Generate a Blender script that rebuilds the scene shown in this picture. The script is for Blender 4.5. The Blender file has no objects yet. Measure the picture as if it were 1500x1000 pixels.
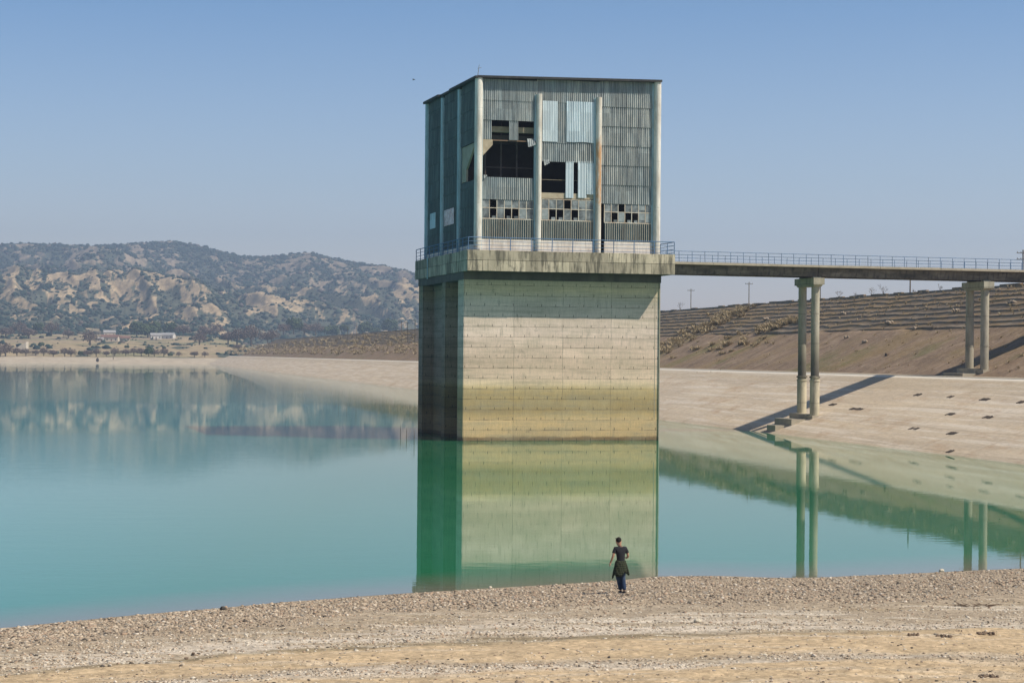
import bpy, math, random
import numpy as np
from mathutils import Vector, Matrix
R = random.Random(7); NR = np.random.RandomState(11)
SC = bpy.context.scene; COL = SC.collection
# ---------------- camera model (from the photograph's perspective lines) ----------------
F, HY, ROLL, CH = 2778.8, 520.9, 0.0085, 7.8
CR, SR = math.cos(ROLL), math.sin(ROLL)
def ray(px, py):
    du, dv = (px-750)*CR+(py-HY)*SR, -(px-750)*SR+(py-HY)*CR
    return (du/F, 1.0, -dv/F)
def ground(px, py, z=0.0):
    r = ray(px, py); k = (z-CH)/r[2]; return (r[0]*k, k)
def at(px, py, Y):
    r = ray(px, py); return (r[0]*Y, Y, CH+r[2]*Y)
class Frame:
    def __init__(s, o, ang): s.o, s.a, s.c, s.s = o, ang, math.cos(ang), math.sin(ang)
    def w(s, u, v): return (s.o[0]+u*s.c-v*s.s, s.o[1]+u*s.s+v*s.c)
    def l(s, X, Y):
        dx, dy = X-s.o[0], Y-s.o[1]; return (dx*s.c+dy*s.s, -dx*s.s+dy*s.c)
    def onv(s, px, py, v):          # pixel -> (u, z) on the plane v = const
        r = ray(px, py); k = (v+(-s.o[0]*s.s+s.o[1]*s.c))/(-r[0]*s.s+r[1]*s.c)
        return s.l(r[0]*k, k)[0], CH+r[2]*k
    def onu(s, px, py, u):
        r = ray(px, py); k = (u+(s.o[0]*s.c+s.o[1]*s.s))/(r[0]*s.c+r[1]*s.s)
        return s.l(r[0]*k, k)[1], CH+r[2]*k
O0 = (-4.435, 172.81)
T = Frame(O0, 0.2592); DM = Frame(O0, 0.2092)
# ---------------- helpers ----------------
def tag(o, label=None, cat=None, group=None, kind=None):
    if label: o['label'] = label
    if cat: o['category'] = cat
    if group: o['group'] = group
    if kind: o['kind'] = kind
    return o
def empty(name, loc=(0,0,0), rz=0, label=None, cat=None, group=None):
    o = bpy.data.objects.new(name, None); COL.objects.link(o); o.location = loc; o.rotation_euler = (0,0,rz)
    o.empty_display_size = .5
    return tag(o, label, cat, group)
def mesh_np(name, V, Fc, mat, parent=None, smooth=False, colors=None, attr=None):
    me = bpy.data.meshes.new(name)
    V = np.asarray(V, dtype=np.float32)
    if isinstance(Fc, np.ndarray):
        n, k = Fc.shape
        me.vertices.add(len(V)); me.vertices.foreach_set('co', V.ravel())
        me.loops.add(n*k); me.loops.foreach_set('vertex_index', Fc.astype(np.int32).ravel())
        me.polygons.add(n); me.polygons.foreach_set('loop_start', np.arange(0, n*k, k, dtype=np.int32))
        me.polygons.foreach_set('loop_total', np.full(n, k, dtype=np.int32)); me.update(calc_edges=True)
    else:
        me.from_pydata([tuple(map(float, v)) for v in V], [], Fc)
    me.validate()
    if smooth: me.polygons.foreach_set('use_smooth', [True]*len(me.polygons))
    if colors is not None:
        a = me.color_attributes.new('Col', 'FLOAT_COLOR', 'POINT')
        c = np.ones((len(V), 4), dtype=np.float32); c[:, :3] = colors; a.data.foreach_set('color', c.ravel())
    if attr:
        for k2, vals in attr.items():
            a = me.attributes.new(k2, 'FLOAT', 'POINT'); a.data.foreach_set('value', np.asarray(vals, dtype=np.float32))
    me.materials.append(mat)
    o = bpy.data.objects.new(name, me); COL.objects.link(o)
    if parent: o.parent = parent
    return o
class MB:
    def __init__(s): s.v, s.f = [], []
    def add(s, vs, fs):
        n = len(s.v); s.v += [tuple(v) for v in vs]; s.f += [tuple(i+n for i in f) for f in fs]
    def box(s, x0, x1, y0, y1, z0, z1):
        s.add([(x0,y0,z0),(x1,y0,z0),(x1,y1,z0),(x0,y1,z0),(x0,y0,z1),(x1,y0,z1),(x1,y1,z1),(x0,y1,z1)],
              [(0,3,2,1),(4,5,6,7),(0,1,5,4),(1,2,6,5),(2,3,7,6),(3,0,4,7)])
    def tube(s, p, q, r0, r1=None, n=8):
        r1 = r0 if r1 is None else r1; p, q = Vector(p), Vector(q); d = (q-p).normalized()
        a = d.orthogonal().normalized(); b = d.cross(a); vs = []
        for P, r in ((p, r0), (q, r1)):
            for i in range(n):
                t = 2*math.pi*i/n; vs.append(P+a*r*math.cos(t)+b*r*math.sin(t))
        s.add(vs, [(i, (i+1)%n, n+(i+1)%n, n+i) for i in range(n)]+[tuple(range(n-1,-1,-1)), tuple(range(n, 2*n))])
    def lathe(s, c, prof, n=20):            # prof: (r, z) bottom to top
        vs = []
        for r, z in prof:
            for i in range(n):
                t = 2*math.pi*i/n; vs.append((c[0]+r*math.cos(t), c[1]+r*math.sin(t), z))
        fs = []
        for k in range(len(prof)-1):
            fs += [(k*n+i, k*n+(i+1)%n, (k+1)*n+(i+1)%n, (k+1)*n+i) for i in range(n)]
        fs += [tuple(range(n-1,-1,-1)), tuple(range((len(prof)-1)*n, len(prof)*n))]
        s.add(vs, fs)
    def prism(s, poly, h0, h1, axis='y'):   # poly in the other two axes
        n = len(poly); P = lambda a, b, h: (a, h, b) if axis == 'y' else ((h, a, b) if axis == 'x' else (a, b, h))
        s.add([P(a, b, h0) for a, b in poly]+[P(a, b, h1) for a, b in poly],
              [(i, (i+1)%n, n+(i+1)%n, n+i) for i in range(n)]+[tuple(range(n-1,-1,-1)), tuple(range(n, 2*n))])
    def corr(s, p, L, z0, z1, along='x', amp=.03, per=.19, lean=.055, skew=0, sag=0):
        n = max(4, int(L/per*6)); vs = []
        for i in range(n+1):
            t = i/n*L; w = amp*math.sin(2*math.pi*t/per)
            for z, o in ((z0+skew*t/L-sag*math.sin(3*t), lean), (z1, 0)):
                vs.append((p[0]+t, p[1]-w-o, z) if along == 'x' else (p[0]-w-o, p[1]+t, z))
        s.add(vs, [(2*i, 2*i+2, 2*i+3, 2*i+1) for i in range(n)])
    def build(s, name, m, parent=None, smooth=False):
        return mesh_np(name, s.v, s.f, m, parent, smooth)
def smooth_shade(o):
    o.data.polygons.foreach_set('use_smooth', [True]*len(o.data.polygons))
    return o
def copy_tree(o, parent=None):
    c = o.copy(); COL.objects.link(c)
    if parent: c.parent = parent
    for ch in list(o.children): copy_tree(ch, c)
    return c
# numpy value noise
_T = NR.rand(256, 256)
def vn(x, y, s=0):
    x = np.asarray(x, float)+s*17.3; y = np.asarray(y, float)+s*9.1
    xi, yi = np.floor(x).astype(int), np.floor(y).astype(int); fx, fy = x-xi, y-yi
    fx, fy = fx*fx*(3-2*fx), fy*fy*(3-2*fy); g = lambda a, b: _T[a & 255, b & 255]
    return (g(xi, yi)*(1-fx)+g(xi+1, yi)*fx)*(1-fy)+(g(xi, yi+1)*(1-fx)+g(xi+1, yi+1)*fx)*fy
def fbm(x, y, oct=4, s=0, ridged=False):
    r, a, t = 0, 1, 0
    for k in range(oct):
        n = vn(x*2**k+k*3.7, y*2**k-k*5.1, s+k)
        if ridged: n = 1-np.abs(2*n-1)
        r = r+a*n; t += a; a *= .5
    return r/t
def sstep(a, b, x):
    t = np.clip((x-a)/(b-a), 0, 1); return t*t*(3-2*t)
# ---------------- node material helper ----------------
class NM:
    def __init__(s, name, rough=.9, spec=.3):
        s.m = bpy.data.materials.new(name); s.m.use_nodes = True; s.t = s.m.node_tree; s.n = s.t.nodes
        s.b = s.n['Principled BSDF']; s.b.inputs['Roughness'].default_value = rough
        s.b.inputs['Specular IOR Level'].default_value = spec; s.tc = s.n.new('ShaderNodeTexCoord')
        s.P = s.tc.outputs['Object']
    def link(s, a, b): s.t.links.new(a, b)
    def noise(s, scale, stretch=(1,1,1), detail=4, rough=.55, off=(0,0,0), dist=0):
        mp = s.n.new('ShaderNodeMapping'); mp.inputs['Scale'].default_value = stretch; mp.inputs['Location'].default_value = off
        s.link(s.P, mp.inputs[0]); t = s.n.new('ShaderNodeTexNoise'); t.inputs['Scale'].default_value = scale
        t.inputs['Detail'].default_value = detail; t.inputs['Roughness'].default_value = rough; t.inputs['Distortion'].default_value = dist
        s.link(mp.outputs[0], t.inputs['Vector']); return t.outputs['Fac']
    def ramp(s, x, stops, interp='LINEAR'):
        r = s.n.new('ShaderNodeValToRGB'); cr = r.color_ramp; cr.interpolation = interp
        while len(cr.elements) < len(stops): cr.elements.new(.5)
        for e, (p, c) in zip(cr.elements, stops):
            e.position = p; e.color = (c, c, c, 1) if not hasattr(c, '__len__') else (*c, 1)
        s.link(x, r.inputs[0]); return r.outputs[0]
    def math(s, op, a, b=None, c=None, clamp=False):
        m = s.n.new('ShaderNodeMath'); m.operation = op; m.use_clamp = clamp
        for i, v in enumerate((a, b, c)):
            if v is None: continue
            if isinstance(v, (int, float)): m.inputs[i].default_value = v
            else: s.link(v, m.inputs[i])
        return m.outputs[0]
    def mix(s, f, a, b, mode='MIX'):
        m = s.n.new('ShaderNodeMix'); m.data_type = 'RGBA'; m.blend_type = mode
        for i, v in ((0, f), (6, a), (7, b)):
            if isinstance(v, (int, float)): m.inputs[i].default_value = v
            elif isinstance(v, tuple): m.inputs[i].default_value = (*v, 1)
            else: s.link(v, m.inputs[i])
        return m.outputs[2]
    def sep(s):
        x = s.n.new('ShaderNodeSeparateXYZ'); s.link(s.P, x.inputs[0]); return x.outputs
    def attr(s, name, fac=False):
        a = s.n.new('ShaderNodeAttribute'); a.attribute_name = name; return a.outputs['Fac' if fac else 'Color']
    def bump(s, h, strength=.4, dist=.02):
        b = s.n.new('ShaderNodeBump'); b.inputs['Strength'].default_value = strength; b.inputs['Distance'].default_value = dist
        s.link(h, b.inputs['Height']); s.link(b.outputs[0], s.b.inputs['Normal'])
    def out(s, c, rough=None):
        if isinstance(c, tuple): s.b.inputs['Base Color'].default_value = (*c, 1)
        else: s.link(c, s.b.inputs['Base Color'])
        if rough is not None: s.link(rough, s.b.inputs['Roughness'])
        return s.m
def pm(name, c1, c2, scale=1.5, stretch=(1,1,1), rough=.9, spec=.25, bump=.2, metal=0, c3=None):
    m = NM(name, rough, spec); n1 = m.noise(scale, stretch, 5, .6); n2 = m.noise(scale*.23, stretch, 3, .5, (5,3,1))
    c = m.mix(m.ramp(n1, ((.3, 0), (.7, 1))), c1, c2)
    c = m.mix(m.ramp(n2, ((.52, 0), (.68, .6))), c, c3 or tuple(x*.75 for x in c1))
    if bump: m.bump(n1, bump, .02)
    m.b.inputs['Metallic'].default_value = metal
    return m.out(c)
def gridlines(m, coord, period, width, off=0.0):      # 1 on a thin line, else 0
    f = m.math('FRACT', m.math('ADD', m.math('DIVIDE', coord, period), off))
    return m.math('LESS_THAN', f, width/period)

# ---------------- materials ----------------
# tower shaft: cast lifts with joints, tide stains
def shaft_mat(name, side=False):
    m = NM(name, .9, .2); X, Y, Z = m.sep()
    wob = m.noise(.9, (1, 1, .3), 4); zz = m.math('ADD', Z, m.math('MULTIPLY', m.math('SUBTRACT', wob, .5), .35))
    zn = m.math('DIVIDE', zz, 16.0)
    st = ((0, (0.218,0.140,0.076)), (.018, (0.252,0.161,0.082)), (.028, (0.622,0.427,0.222)), (.12, (0.672,0.470,0.247)), (.15, (0.554,0.392,0.190)), (.175, (0.420,0.301,0.146)),
          (.235, (0.454,0.330,0.158)), (.275, (0.504,0.365,0.177)), (.30, (0.605,0.448,0.228)), (.325, (.78,.60,.39)), (.36, (.78,.585,.43)), (.44, (.74,.55,.41)),
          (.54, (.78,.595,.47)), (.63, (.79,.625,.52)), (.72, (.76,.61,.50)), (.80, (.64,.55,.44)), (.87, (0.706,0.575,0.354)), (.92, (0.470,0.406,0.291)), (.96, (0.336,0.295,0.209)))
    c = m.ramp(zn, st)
    c = m.mix(m.ramp(m.noise(.35, (1, 1, 2.2), 5, .6), ((.42, 0), (.62, .30))), c, (.42,.37,.26))
    c = m.mix(m.ramp(m.noise(.6, (.25, .25, 3.4), 6, .7, (1,5,2)), ((.48, 0), (.64, .45))), c, (.30,.265,.19))
    c = m.mix(m.ramp(m.noise(1.6, (1.2,1.2,.22), 5, .75, (6,5,2)), ((.56, 0), (.68, .45))), c, (.22,.20,.15))
    # each lift a little different
    lift = m.math('FLOOR', m.math('DIVIDE', Z, .948)); wn = m.n.new('ShaderNodeTexWhiteNoise'); wn.noise_dimensions = '2D'
    cb = m.n.new('ShaderNodeCombineXYZ'); m.link(lift, cb.inputs[0]); m.link(m.math('FLOOR', m.math('DIVIDE', X, 4.7)), cb.inputs[1]); m.link(cb.outputs[0], wn.inputs[0])
    c = m.mix(1.0, c, m.ramp(wn.outputs[0], ((0, .90), (1, 1.06))), 'MULTIPLY')
    c = m.mix(1.0, c, m.ramp(m.noise(3.0, (3, 3, .35), 5, .65), ((.3, .86), (.65, 1.05))), 'MULTIPLY')      # fine vertical streaks
    c = m.mix(1.0, c, m.ramp(m.noise(14, (1,1,1), 3), ((.35, .9), (.65, 1.07))), 'MULTIPLY')
    ln = gridlines(m, m.math('ADD', Z, m.math('MULTIPLY', m.math('SUBTRACT', wob, .5), .05)), .948, .04)
    brk = m.ramp(m.noise(1.3, (1,1,.5), 3, .7, (9,2,0)), ((.38, .12), (.6, 1)))
    lf = m.math('MULTIPLY', ln, brk)
    vj = m.math('MULTIPLY', gridlines(m, m.math('ADD', X, m.math('MULTIPLY', m.math('SUBTRACT', m.noise(.8, (.1,.1,1), 2), .5), .12)), 4.68, .05, .99), m.ramp(m.noise(.5, (1,1,1.5), 3, .6, (2,2,2)), ((.4, .1), (.62, .6))))
    # tick marks (form ties) just above the joints
    fz = m.math('FRACT', m.math('DIVIDE', Z, .948)); row = m.math('MULTIPLY', lift, .37)
    tk = m.math('MULTIPLY', m.math('MULTIPLY', gridlines(m, m.math('ADD', m.math('ADD', X, Y), row), 1.35, .06), m.math('LESS_THAN', fz, .26)), .75)
    lines = m.math('MAXIMUM', m.math('MAXIMUM', m.math('MULTIPLY', lf, .75), vj), tk)
    c = m.mix(lines, c, (.055,.05,.04))
    blot = m.math('MULTIPLY', m.ramp(m.noise(.8, (1,1,.8), 6, .75, (3,7,4)), ((.62, 0), (.73, 1))), .6)
    c = m.mix(blot, c, (.12,.12,.09))
    if side: c = m.mix(1.0, c, (.45,.46,.45), 'MULTIPLY')  # even darkening puts the shade of the side face into the colour
    h = m.math('SUBTRACT', m.noise(6, (1,1,1), 4), m.math('MULTIPLY', ln, 1.2)); m.bump(h, .5, .03)
    return m.out(c)
M = {}
M['shaft'] = shaft_mat('shaft_concrete'); M['shaft_dark'] = shaft_mat('shaft_shaded_side_concrete', True)
def fascia_mat():
    m = NM('platform_concrete', .92, .2)
    c = m.mix(m.ramp(m.noise(.6, (1,1,1), 4), ((.35, 0), (.65, 1))), (.58,.50,.37), (.44,.385,.28))
    geo = m.n.new('ShaderNodeNewGeometry'); c = m.mix(1.0, c, m.ramp(geo.outputs['Random Per Island'], ((0, .60), (1, 1.15))), 'MULTIPLY')
    c = m.mix(m.ramp(m.noise(2.6, (1,1,.13), 5, .72), ((.46, 0), (.60, .85))), c, (.11,.10,.075))
    c = m.mix(m.ramp(m.noise(1.1, (1,1,.7), 5, .7, (8,1,3)), ((.58, 0), (.68, .7))), c, (.10,.095,.08))
    m.bump(m.noise(7, (1,1,1), 4), .5, .03); return m.out(c)
M['fascia'] = fascia_mat()
M['conc_dark'] = pm('dark_concrete', (.085,.08,.068), (.14,.13,.105), 1.2, (1,1,.5), c3=(.05,.048,.042))  # very dark, blotchy concrete for collar beam, slab core and deck
def girder_mat():
    m = NM('girder_concrete', .92, .2); n = m.noise(.7, (.5,.5,1.6), 6, .7)
    c = m.ramp(n, ((.3, (.06,.055,.048)), (.48, (.12,.105,.085)), (.62, (.20,.175,.14)), (.75, (.34,.30,.25))))
    c = m.mix(m.ramp(m.noise(3, (1,1,.12), 4), ((.5, 0), (.68, .7))), c, (.045,.042,.04)); m.bump(n, .3, .03); return m.out(c)
M['girder'] = girder_mat()
M['conc'] = pm('pale_concrete', (.43,.38,.29), (.33,.29,.22), 1.4, c3=(.25,.22,.165))
def pier_mat(name, st):
    m = NM(name, .9, .2); X, Y, Z = m.sep()
    zz = m.math('ADD', m.math('DIVIDE', Z, 16.0), m.math('MULTIPLY', m.math('SUBTRACT', m.noise(1.2, (1,1,.3), 4), .5), .05))
    c = m.ramp(zz, st)
    c = m.mix(m.ramp(m.noise(2, (1,1,.25), 5, .65), ((.45, 0), (.68, .6))), c, (.16,.15,.12))
    c = m.mix(m.math('MULTIPLY', gridlines(m, Z, 3.1, .07), .5), c, (.1,.09,.08)); m.bump(m.noise(5), .3, .03); return m.out(c)
M['pier'] = pier_mat('pier_concrete', ((0, (.52,.46,.32)), (.30, (.56,.50,.37)), (.352, (.50,.45,.33)), (.366, (.10,.09,.075)), (.46, (.13,.12,.095)), (.55, (.27,.25,.19)), (.7, (.42,.39,.31)), (.9, (.40,.37,.29)), (.96, (.40,.37,.28))))
M['pier_far'] = pier_mat('pier_concrete_dry', ((0, (.30,.27,.21)), (.45, (.33,.30,.235)), (.7, (.40,.365,.29)), (.97, (.42,.39,.30))))
M['white_col'] = None
def paint_mat(name, base, dirt, rust=None, rz=(0, 0)):
    m = NM(name, .65, .35); c = m.mix(m.ramp(m.noise(1.2, (1,1,.35), 5, .7), ((.42, 0), (.66, .7))), base, dirt)
    c = m.mix(m.ramp(m.noise(2.4, (2.2,2.2,.10), 5, .75, (3,3,1)), ((.5, 0), (.66, .7))), c, tuple(x*.75 for x in dirt))
    c = m.mix(m.ramp(m.noise(9, (1,1,.5), 4, .7), ((.62, 0), (.68, .6))), c, dirt)
    if rust:
        X, Y, Z = m.sep(); k = m.ramp(m.math('DIVIDE', m.math('ADD', Z, m.math('MULTIPLY', m.noise(1.5, (1,1,.6), 5), 5.0)), 40.0), ((rz[0]/40, 0), (rz[0]/40+.02, 1), (rz[1]/40, 1), (rz[1]/40+.03, 0)))
        c = m.mix(m.math('MULTIPLY', k, m.ramp(m.noise(2.2, (2,2,.4), 5, .75), ((.34, .35), (.55, 1)))), c, rust)
    return m.out(c)
M['white_col'] = paint_mat('weathered_white_paint', (.72,.69,.62), (.42,.38,.31))
M['blue_col'] = paint_mat('weathered_shade_blue_paint', (.40,.52,.56), (.25,.33,.35))  # shade tint in the colour, for left-side columns, pipe and column strips
M['rust_col'] = paint_mat('rusting_white_paint', (.70,.66,.58), (.42,.36,.28), (.48,.27,.13), (24.0, 29.3))
M['base_white'] = paint_mat('whitewashed_plaster', (.80,.74,.66), (.55,.46,.37))
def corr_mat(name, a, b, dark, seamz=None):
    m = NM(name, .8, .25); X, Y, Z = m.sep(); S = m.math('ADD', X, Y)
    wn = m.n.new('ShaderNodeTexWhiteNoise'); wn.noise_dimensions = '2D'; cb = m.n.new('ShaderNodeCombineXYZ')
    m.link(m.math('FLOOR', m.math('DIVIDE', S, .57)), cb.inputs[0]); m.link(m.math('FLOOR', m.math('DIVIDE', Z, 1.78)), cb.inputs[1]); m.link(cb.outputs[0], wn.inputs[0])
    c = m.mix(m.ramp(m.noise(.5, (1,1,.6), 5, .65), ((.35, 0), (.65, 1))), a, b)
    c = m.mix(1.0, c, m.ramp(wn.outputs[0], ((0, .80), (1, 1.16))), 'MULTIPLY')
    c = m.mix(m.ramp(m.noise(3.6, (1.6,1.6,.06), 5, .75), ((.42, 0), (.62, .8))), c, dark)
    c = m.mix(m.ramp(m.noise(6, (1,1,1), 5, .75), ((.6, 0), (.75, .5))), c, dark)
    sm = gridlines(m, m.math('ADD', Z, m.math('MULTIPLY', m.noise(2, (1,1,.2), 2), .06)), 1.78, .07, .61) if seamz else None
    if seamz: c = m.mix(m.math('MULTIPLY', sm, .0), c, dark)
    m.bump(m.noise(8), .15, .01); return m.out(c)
M['sheet'] = corr_mat('weathered_corrugated_sheet', (.27,.315,.325), (.40,.41,.38), (.075,.09,.10))
M['sheet_side'] = corr_mat('teal_corrugated_sheet', (.10,.145,.15), (.135,.17,.165), (.05,.07,.072))  # dark teal holds the shade of the left face; front aprons share it
M['sheet_new'] = corr_mat('pale_blue_corrugated_sheet', (.54,.64,.69), (.60,.68,.70), (.36,.43,.47))
M['dark_in'] = pm('interior_shade_black', (.022,.02,.019), (.035,.032,.03), 1, bump=0)  # near-black colour stands in for the shade inside hall and house windows
M['beam_in'] = pm('bare_interior_beam', (.50,.43,.31), (.36,.29,.20), 2)
M['rust'] = pm('rusty_lintel', (.30,.19,.13), (.20,.13,.09), 3)
M['dim_steel'] = pm('shade_dimmed_steel', (.10,.085,.075), (.06,.05,.045), 2, bump=0)  # steel colour darkened so the beams look dimly lit inside the hall
M['edge_dark'] = pm('bitumen_roof_edge', (.035,.035,.035), (.07,.065,.06), 3)
M['frame_cream'] = paint_mat('cream_window_paint', (.66,.62,.52), (.42,.27,.16))
def glass_mat():
    m = NM('dusty_glass', .25, .5); c = m.ramp(m.noise(1.1, (1,1,1), 3, .6), ((.35, (.06,.07,.07)), (.5, (.15,.17,.17)), (.65, (.28,.31,.31)))); return m.out(c)
M['glass'] = glass_mat(); M['glass_pale'] = pm('pale_dirty_glass', (.34,.38,.38), (.20,.23,.23), 3, rough=.35, bump=0)
M['blue_rail'] = paint_mat('blue_rail_paint', (.10,.20,.36), (.09,.12,.17))
M['wood'] = pm('weathered_wood_pole', (.16,.13,.10), (.10,.08,.065), 3, (1,1,.2))
M['steel'] = pm('dull_steel', (.25,.25,.25), (.15,.15,.15), 3, rough=.6)
M['rock_pale'] = pm('pale_limestone', (.62,.56,.44), (.48,.42,.33), 6)
M['slab'] = pm('weathered_slab_stone', (.36,.29,.22), (.25,.20,.15), 3)
M['rock_dark'] = pm('dark_wet_stone', (.05,.045,.04), (.09,.08,.07), 6)
M['rock_brown'] = pm('brown_clod', (.20,.145,.10), (.11,.08,.06), 8)
M['slot'] = pm('rusty_hole_shade', (.05,.04,.035), (.10,.075,.055), 6)

# ---------------- intake tower ----------------
W, D, ZB, ZT, OF, OS, OR_, DB = 18.79, 19.6, 15.47, 17.31, 1.95, .15, .85, 20.9
tower = empty('intake_tower', (O0[0], O0[1], 0), T.a, 'abandoned concrete intake tower standing in the lake, topped by a derelict corrugated sheet building', 'tower')
b = MB()   # shaft: front slab, rear block; the left side is recessed between pilasters
b.box(0, W, 0, 2.3, -5, ZB-.75); b.box(2.6, W-.6, 2.3, 7.6, -5, ZB-.75); b.build('shaft', M['shaft'], tower)
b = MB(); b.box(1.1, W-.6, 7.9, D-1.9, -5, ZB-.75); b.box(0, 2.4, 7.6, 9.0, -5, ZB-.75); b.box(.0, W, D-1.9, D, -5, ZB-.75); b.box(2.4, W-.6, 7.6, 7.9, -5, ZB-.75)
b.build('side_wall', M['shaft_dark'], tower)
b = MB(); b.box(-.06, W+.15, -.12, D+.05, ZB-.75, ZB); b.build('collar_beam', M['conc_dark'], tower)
b = MB(); b.box(W+.0, W+.09, -.10, .16, -5, ZB-.75); b.box(W-.42, W-.36, -.012, 0.0, 2, ZB-.75); b.build('corner_strip', M['conc'], tower)
# platform: core slab plus separate fascia panels
b = MB(); b.box(-OS+.16, W+OR_-.16, -OF+.16, DB-.16, ZB+.003, ZT-.04); b.build('platform_slab', M['conc_dark'], tower)
b = MB(); zm = (ZB+ZT)/2+.02
def fascia_run(b, L, place, cuts0, cuts1):
    for (z0, z1), cuts in (((ZB-.03, zm-.012), cuts0), ((zm+.012, ZT), cuts1)):
        s = 0
        for c in cuts+[L]:
            if c > L: c = L
            o = R.uniform(0, .035); t = R.uniform(-.03, .02) if z1 == ZT else 0
            place(b, s+.012, c-.012, z0+R.uniform(0,.012), z1+t, o); s = c
            if c >= L: break
def cuts(L, a, bb):
    r, s = [], 0
    while s < L-1.2: s += R.uniform(a, bb); r.append(min(s, L))
    return r[:-1]
fascia_run(b, W+OS+OR_, lambda B,s,e,z0,z1,o: B.box(-OS+s, -OS+e, -OF-o, -OF+.15, z0, z1), cuts(W,1.0,2.2), [2.9,5.8,8.6,9.9,13.2,15.9])
fascia_run(b, DB+OF-.2, lambda B,s,e,z0,z1,o: B.box(-OS-o, -OS+.15, -OF+.16+s, -OF+.16+e, z0, z1), cuts(D,1.4,2.6), cuts(D,2.4,3.2))
fascia_run(b, DB+OF-.2, lambda B,s,e,z0,z1,o: B.box(W+OR_-.15, W+OR_+o, -OF+.16+s, -OF+.16+e, z0, z1), cuts(D,1.4,2.6), cuts(D,2.4,3.2))
fascia_run(b, W+OS+OR_-.4, lambda B,s,e,z0,z1,o: B.box(-OS+.2+s, -OS+.2+e, DB-.15, DB+o, z0, z1), cuts(W,1.4,2.6), cuts(W,2.4,3.2))
b.build('platform_fascia', M['fascia'], tower)
b = MB(); b.tube((-OS-.10, D-5.1, ZB-.2), (-OS-.10, D-5.1, ZT+.1), .07); b.build('drain_pipe', M['blue_col'], tower)
# building on top
BV0 = -1.0; BU0, BU1 = T.onv(700, 300, BV0)[0], T.onv(962, 300, BV0)[0]; BV1 = T.onu(626.5, 260, BU0)[0]; print('bld', BU0, BU1, BV1)
US = [BU0+(BU1-BU0)/3*k for k in range(4)]; VS = [BV0+(BV1-BV0)/3*k for k in range(4)]
z_at = lambda x, y: T.onv(x, y, BV0)[1]
ZR0, ZRR = z_at(697, 112.5), z_at(966, 119.5)          # roof level at the near left and right corners
ZRL = T.onu(625, 152, BU0)[1]
print('roof', ZR0, ZRR, ZRL)
zroof = lambda u, v: ZR0+(ZRR-ZR0)*(u-BU0)/(BU1-BU0)+(ZRL-ZR0)*(v-BV0)/(BV1-BV0)
def column(u, v, r, z1, m, z0=ZT-.05):
    c = MB(); n = 6; pr = [(r*1.0, z0)]
    zz = z0
    while zz+4.3 < z1: zz += 4.3; pr += [(r, zz), (r*.965, zz+.02), (r*.965, zz+.05), (r, zz+.07)]
    pr.append((r, z1)); c.lathe((u, v), pr, 36); return c.build('column', m, tower, False)
column(US[0], VS[0], .36, ZR0-.12, M['white_col']); column(US[3], VS[0], .34, ZRR-.1, M['white_col'])
column(US[1]-.02, VS[0]-.05, .26, z_at(789, 138), M['white_col']); column(US[2], VS[0]-.05, .26, z_at(875, 143), M['rust_col'])
for k in (1, 2): column(US[0]-.03, VS[k], .26, zroof(BU0, VS[k])-.35, M['blue_col'])
column(US[0], VS[3], .30, zroof(BU0, VS[3])-.15, M['blue_col']); column(US[3], VS[3], .30, zroof(BU1, VS[3])-.15, M['white_col'])
for k in (1, 2): column(US[3]+.03, VS[k], .26, zroof(BU1, VS[k])-.15, M['white_col'])
# added strips beside the columns, blue-grey standing in for their shaded edges
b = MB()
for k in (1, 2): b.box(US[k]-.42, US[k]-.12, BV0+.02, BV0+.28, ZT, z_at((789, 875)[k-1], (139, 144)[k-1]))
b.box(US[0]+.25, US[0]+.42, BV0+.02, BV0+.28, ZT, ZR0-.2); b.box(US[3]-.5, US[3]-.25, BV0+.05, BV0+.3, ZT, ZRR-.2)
b.build('column_shade_strip', M['blue_col'], tower)
VW = BV0+.12                       # front sheet plane
def rows(b, u0, u1, zs, v=None, **k):
    for z0, z1 in zip(zs[:-1], zs[1:]): b.corr((u0, (VW if v is None else v)), u1-u0, z0-.10, z1, 'x', **k)
Z1 = [z_at(745, y) for y in (350, 320, 291, 260, 205, 175, 146)]      # base top, sill, head, .., bay 1
Z2 = [z_at(832, y) for y in (352, 322.5, 292, 283, 236, 208, 149)]
Z3 = [z_at(918, y) for y in (353.5, 326, 297.5)]
e = .40
uu = lambda x, y: T.onv(x, y, VW)[0]
# bay 1 (left) cladding
b = MB(); bl, br = US[0]+e, US[1]-e
rows(b, bl, br, [Z1[2], Z1[3]]); b.build('cladding', M['sheet'], tower); b = MB(); rows(b, bl, br, [Z1[5], Z1[6]]); rows(b, US[0]+.2, br+.3, [Z1[6], zroof(US[0], BV0)-.12], lean=.04)
for x0, x1 in ((706.5, 720), (745.5, 759), (783.5, 787)): b.corr((uu(x0, 190), VW), uu(x1, 190)-uu(x0, 190), Z1[4], Z1[5], 'x')
b.build('cladding', M['sheet'], tower)
b = MB(); b.box(bl, br, VW+.02, VW+.2, Z1[4]-.10, Z1[4]-.02); b.build('lintel', M['rust'], tower)
b = MB(); b.prism([(uu(706,205), Z1[4]-.02), (uu(721.5,205), Z1[4]-.02), (uu(721.5,210), z_at(720,212)), (uu(707,227), z_at(707,228)), (uu(705,227), z_at(707,228))], VW-.06, VW+.3); b.build('corner_gusset', M['beam_in'], tower)
b = MB(); b.box(US[0]+.5, US[3]-.5, BV0+1.1, BV0+1.5, z_at(745, 192), z_at(745, 183)-.05)
for k in range(9): b.box(US[0]+1.2+k*1.8, US[0]+1.3+k*1.8, BV0+1.05, BV0+1.1, z_at(745, 192), z_at(745, 183)-.05)
b.build('crane_beam', M['beam_in'], tower)
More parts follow.
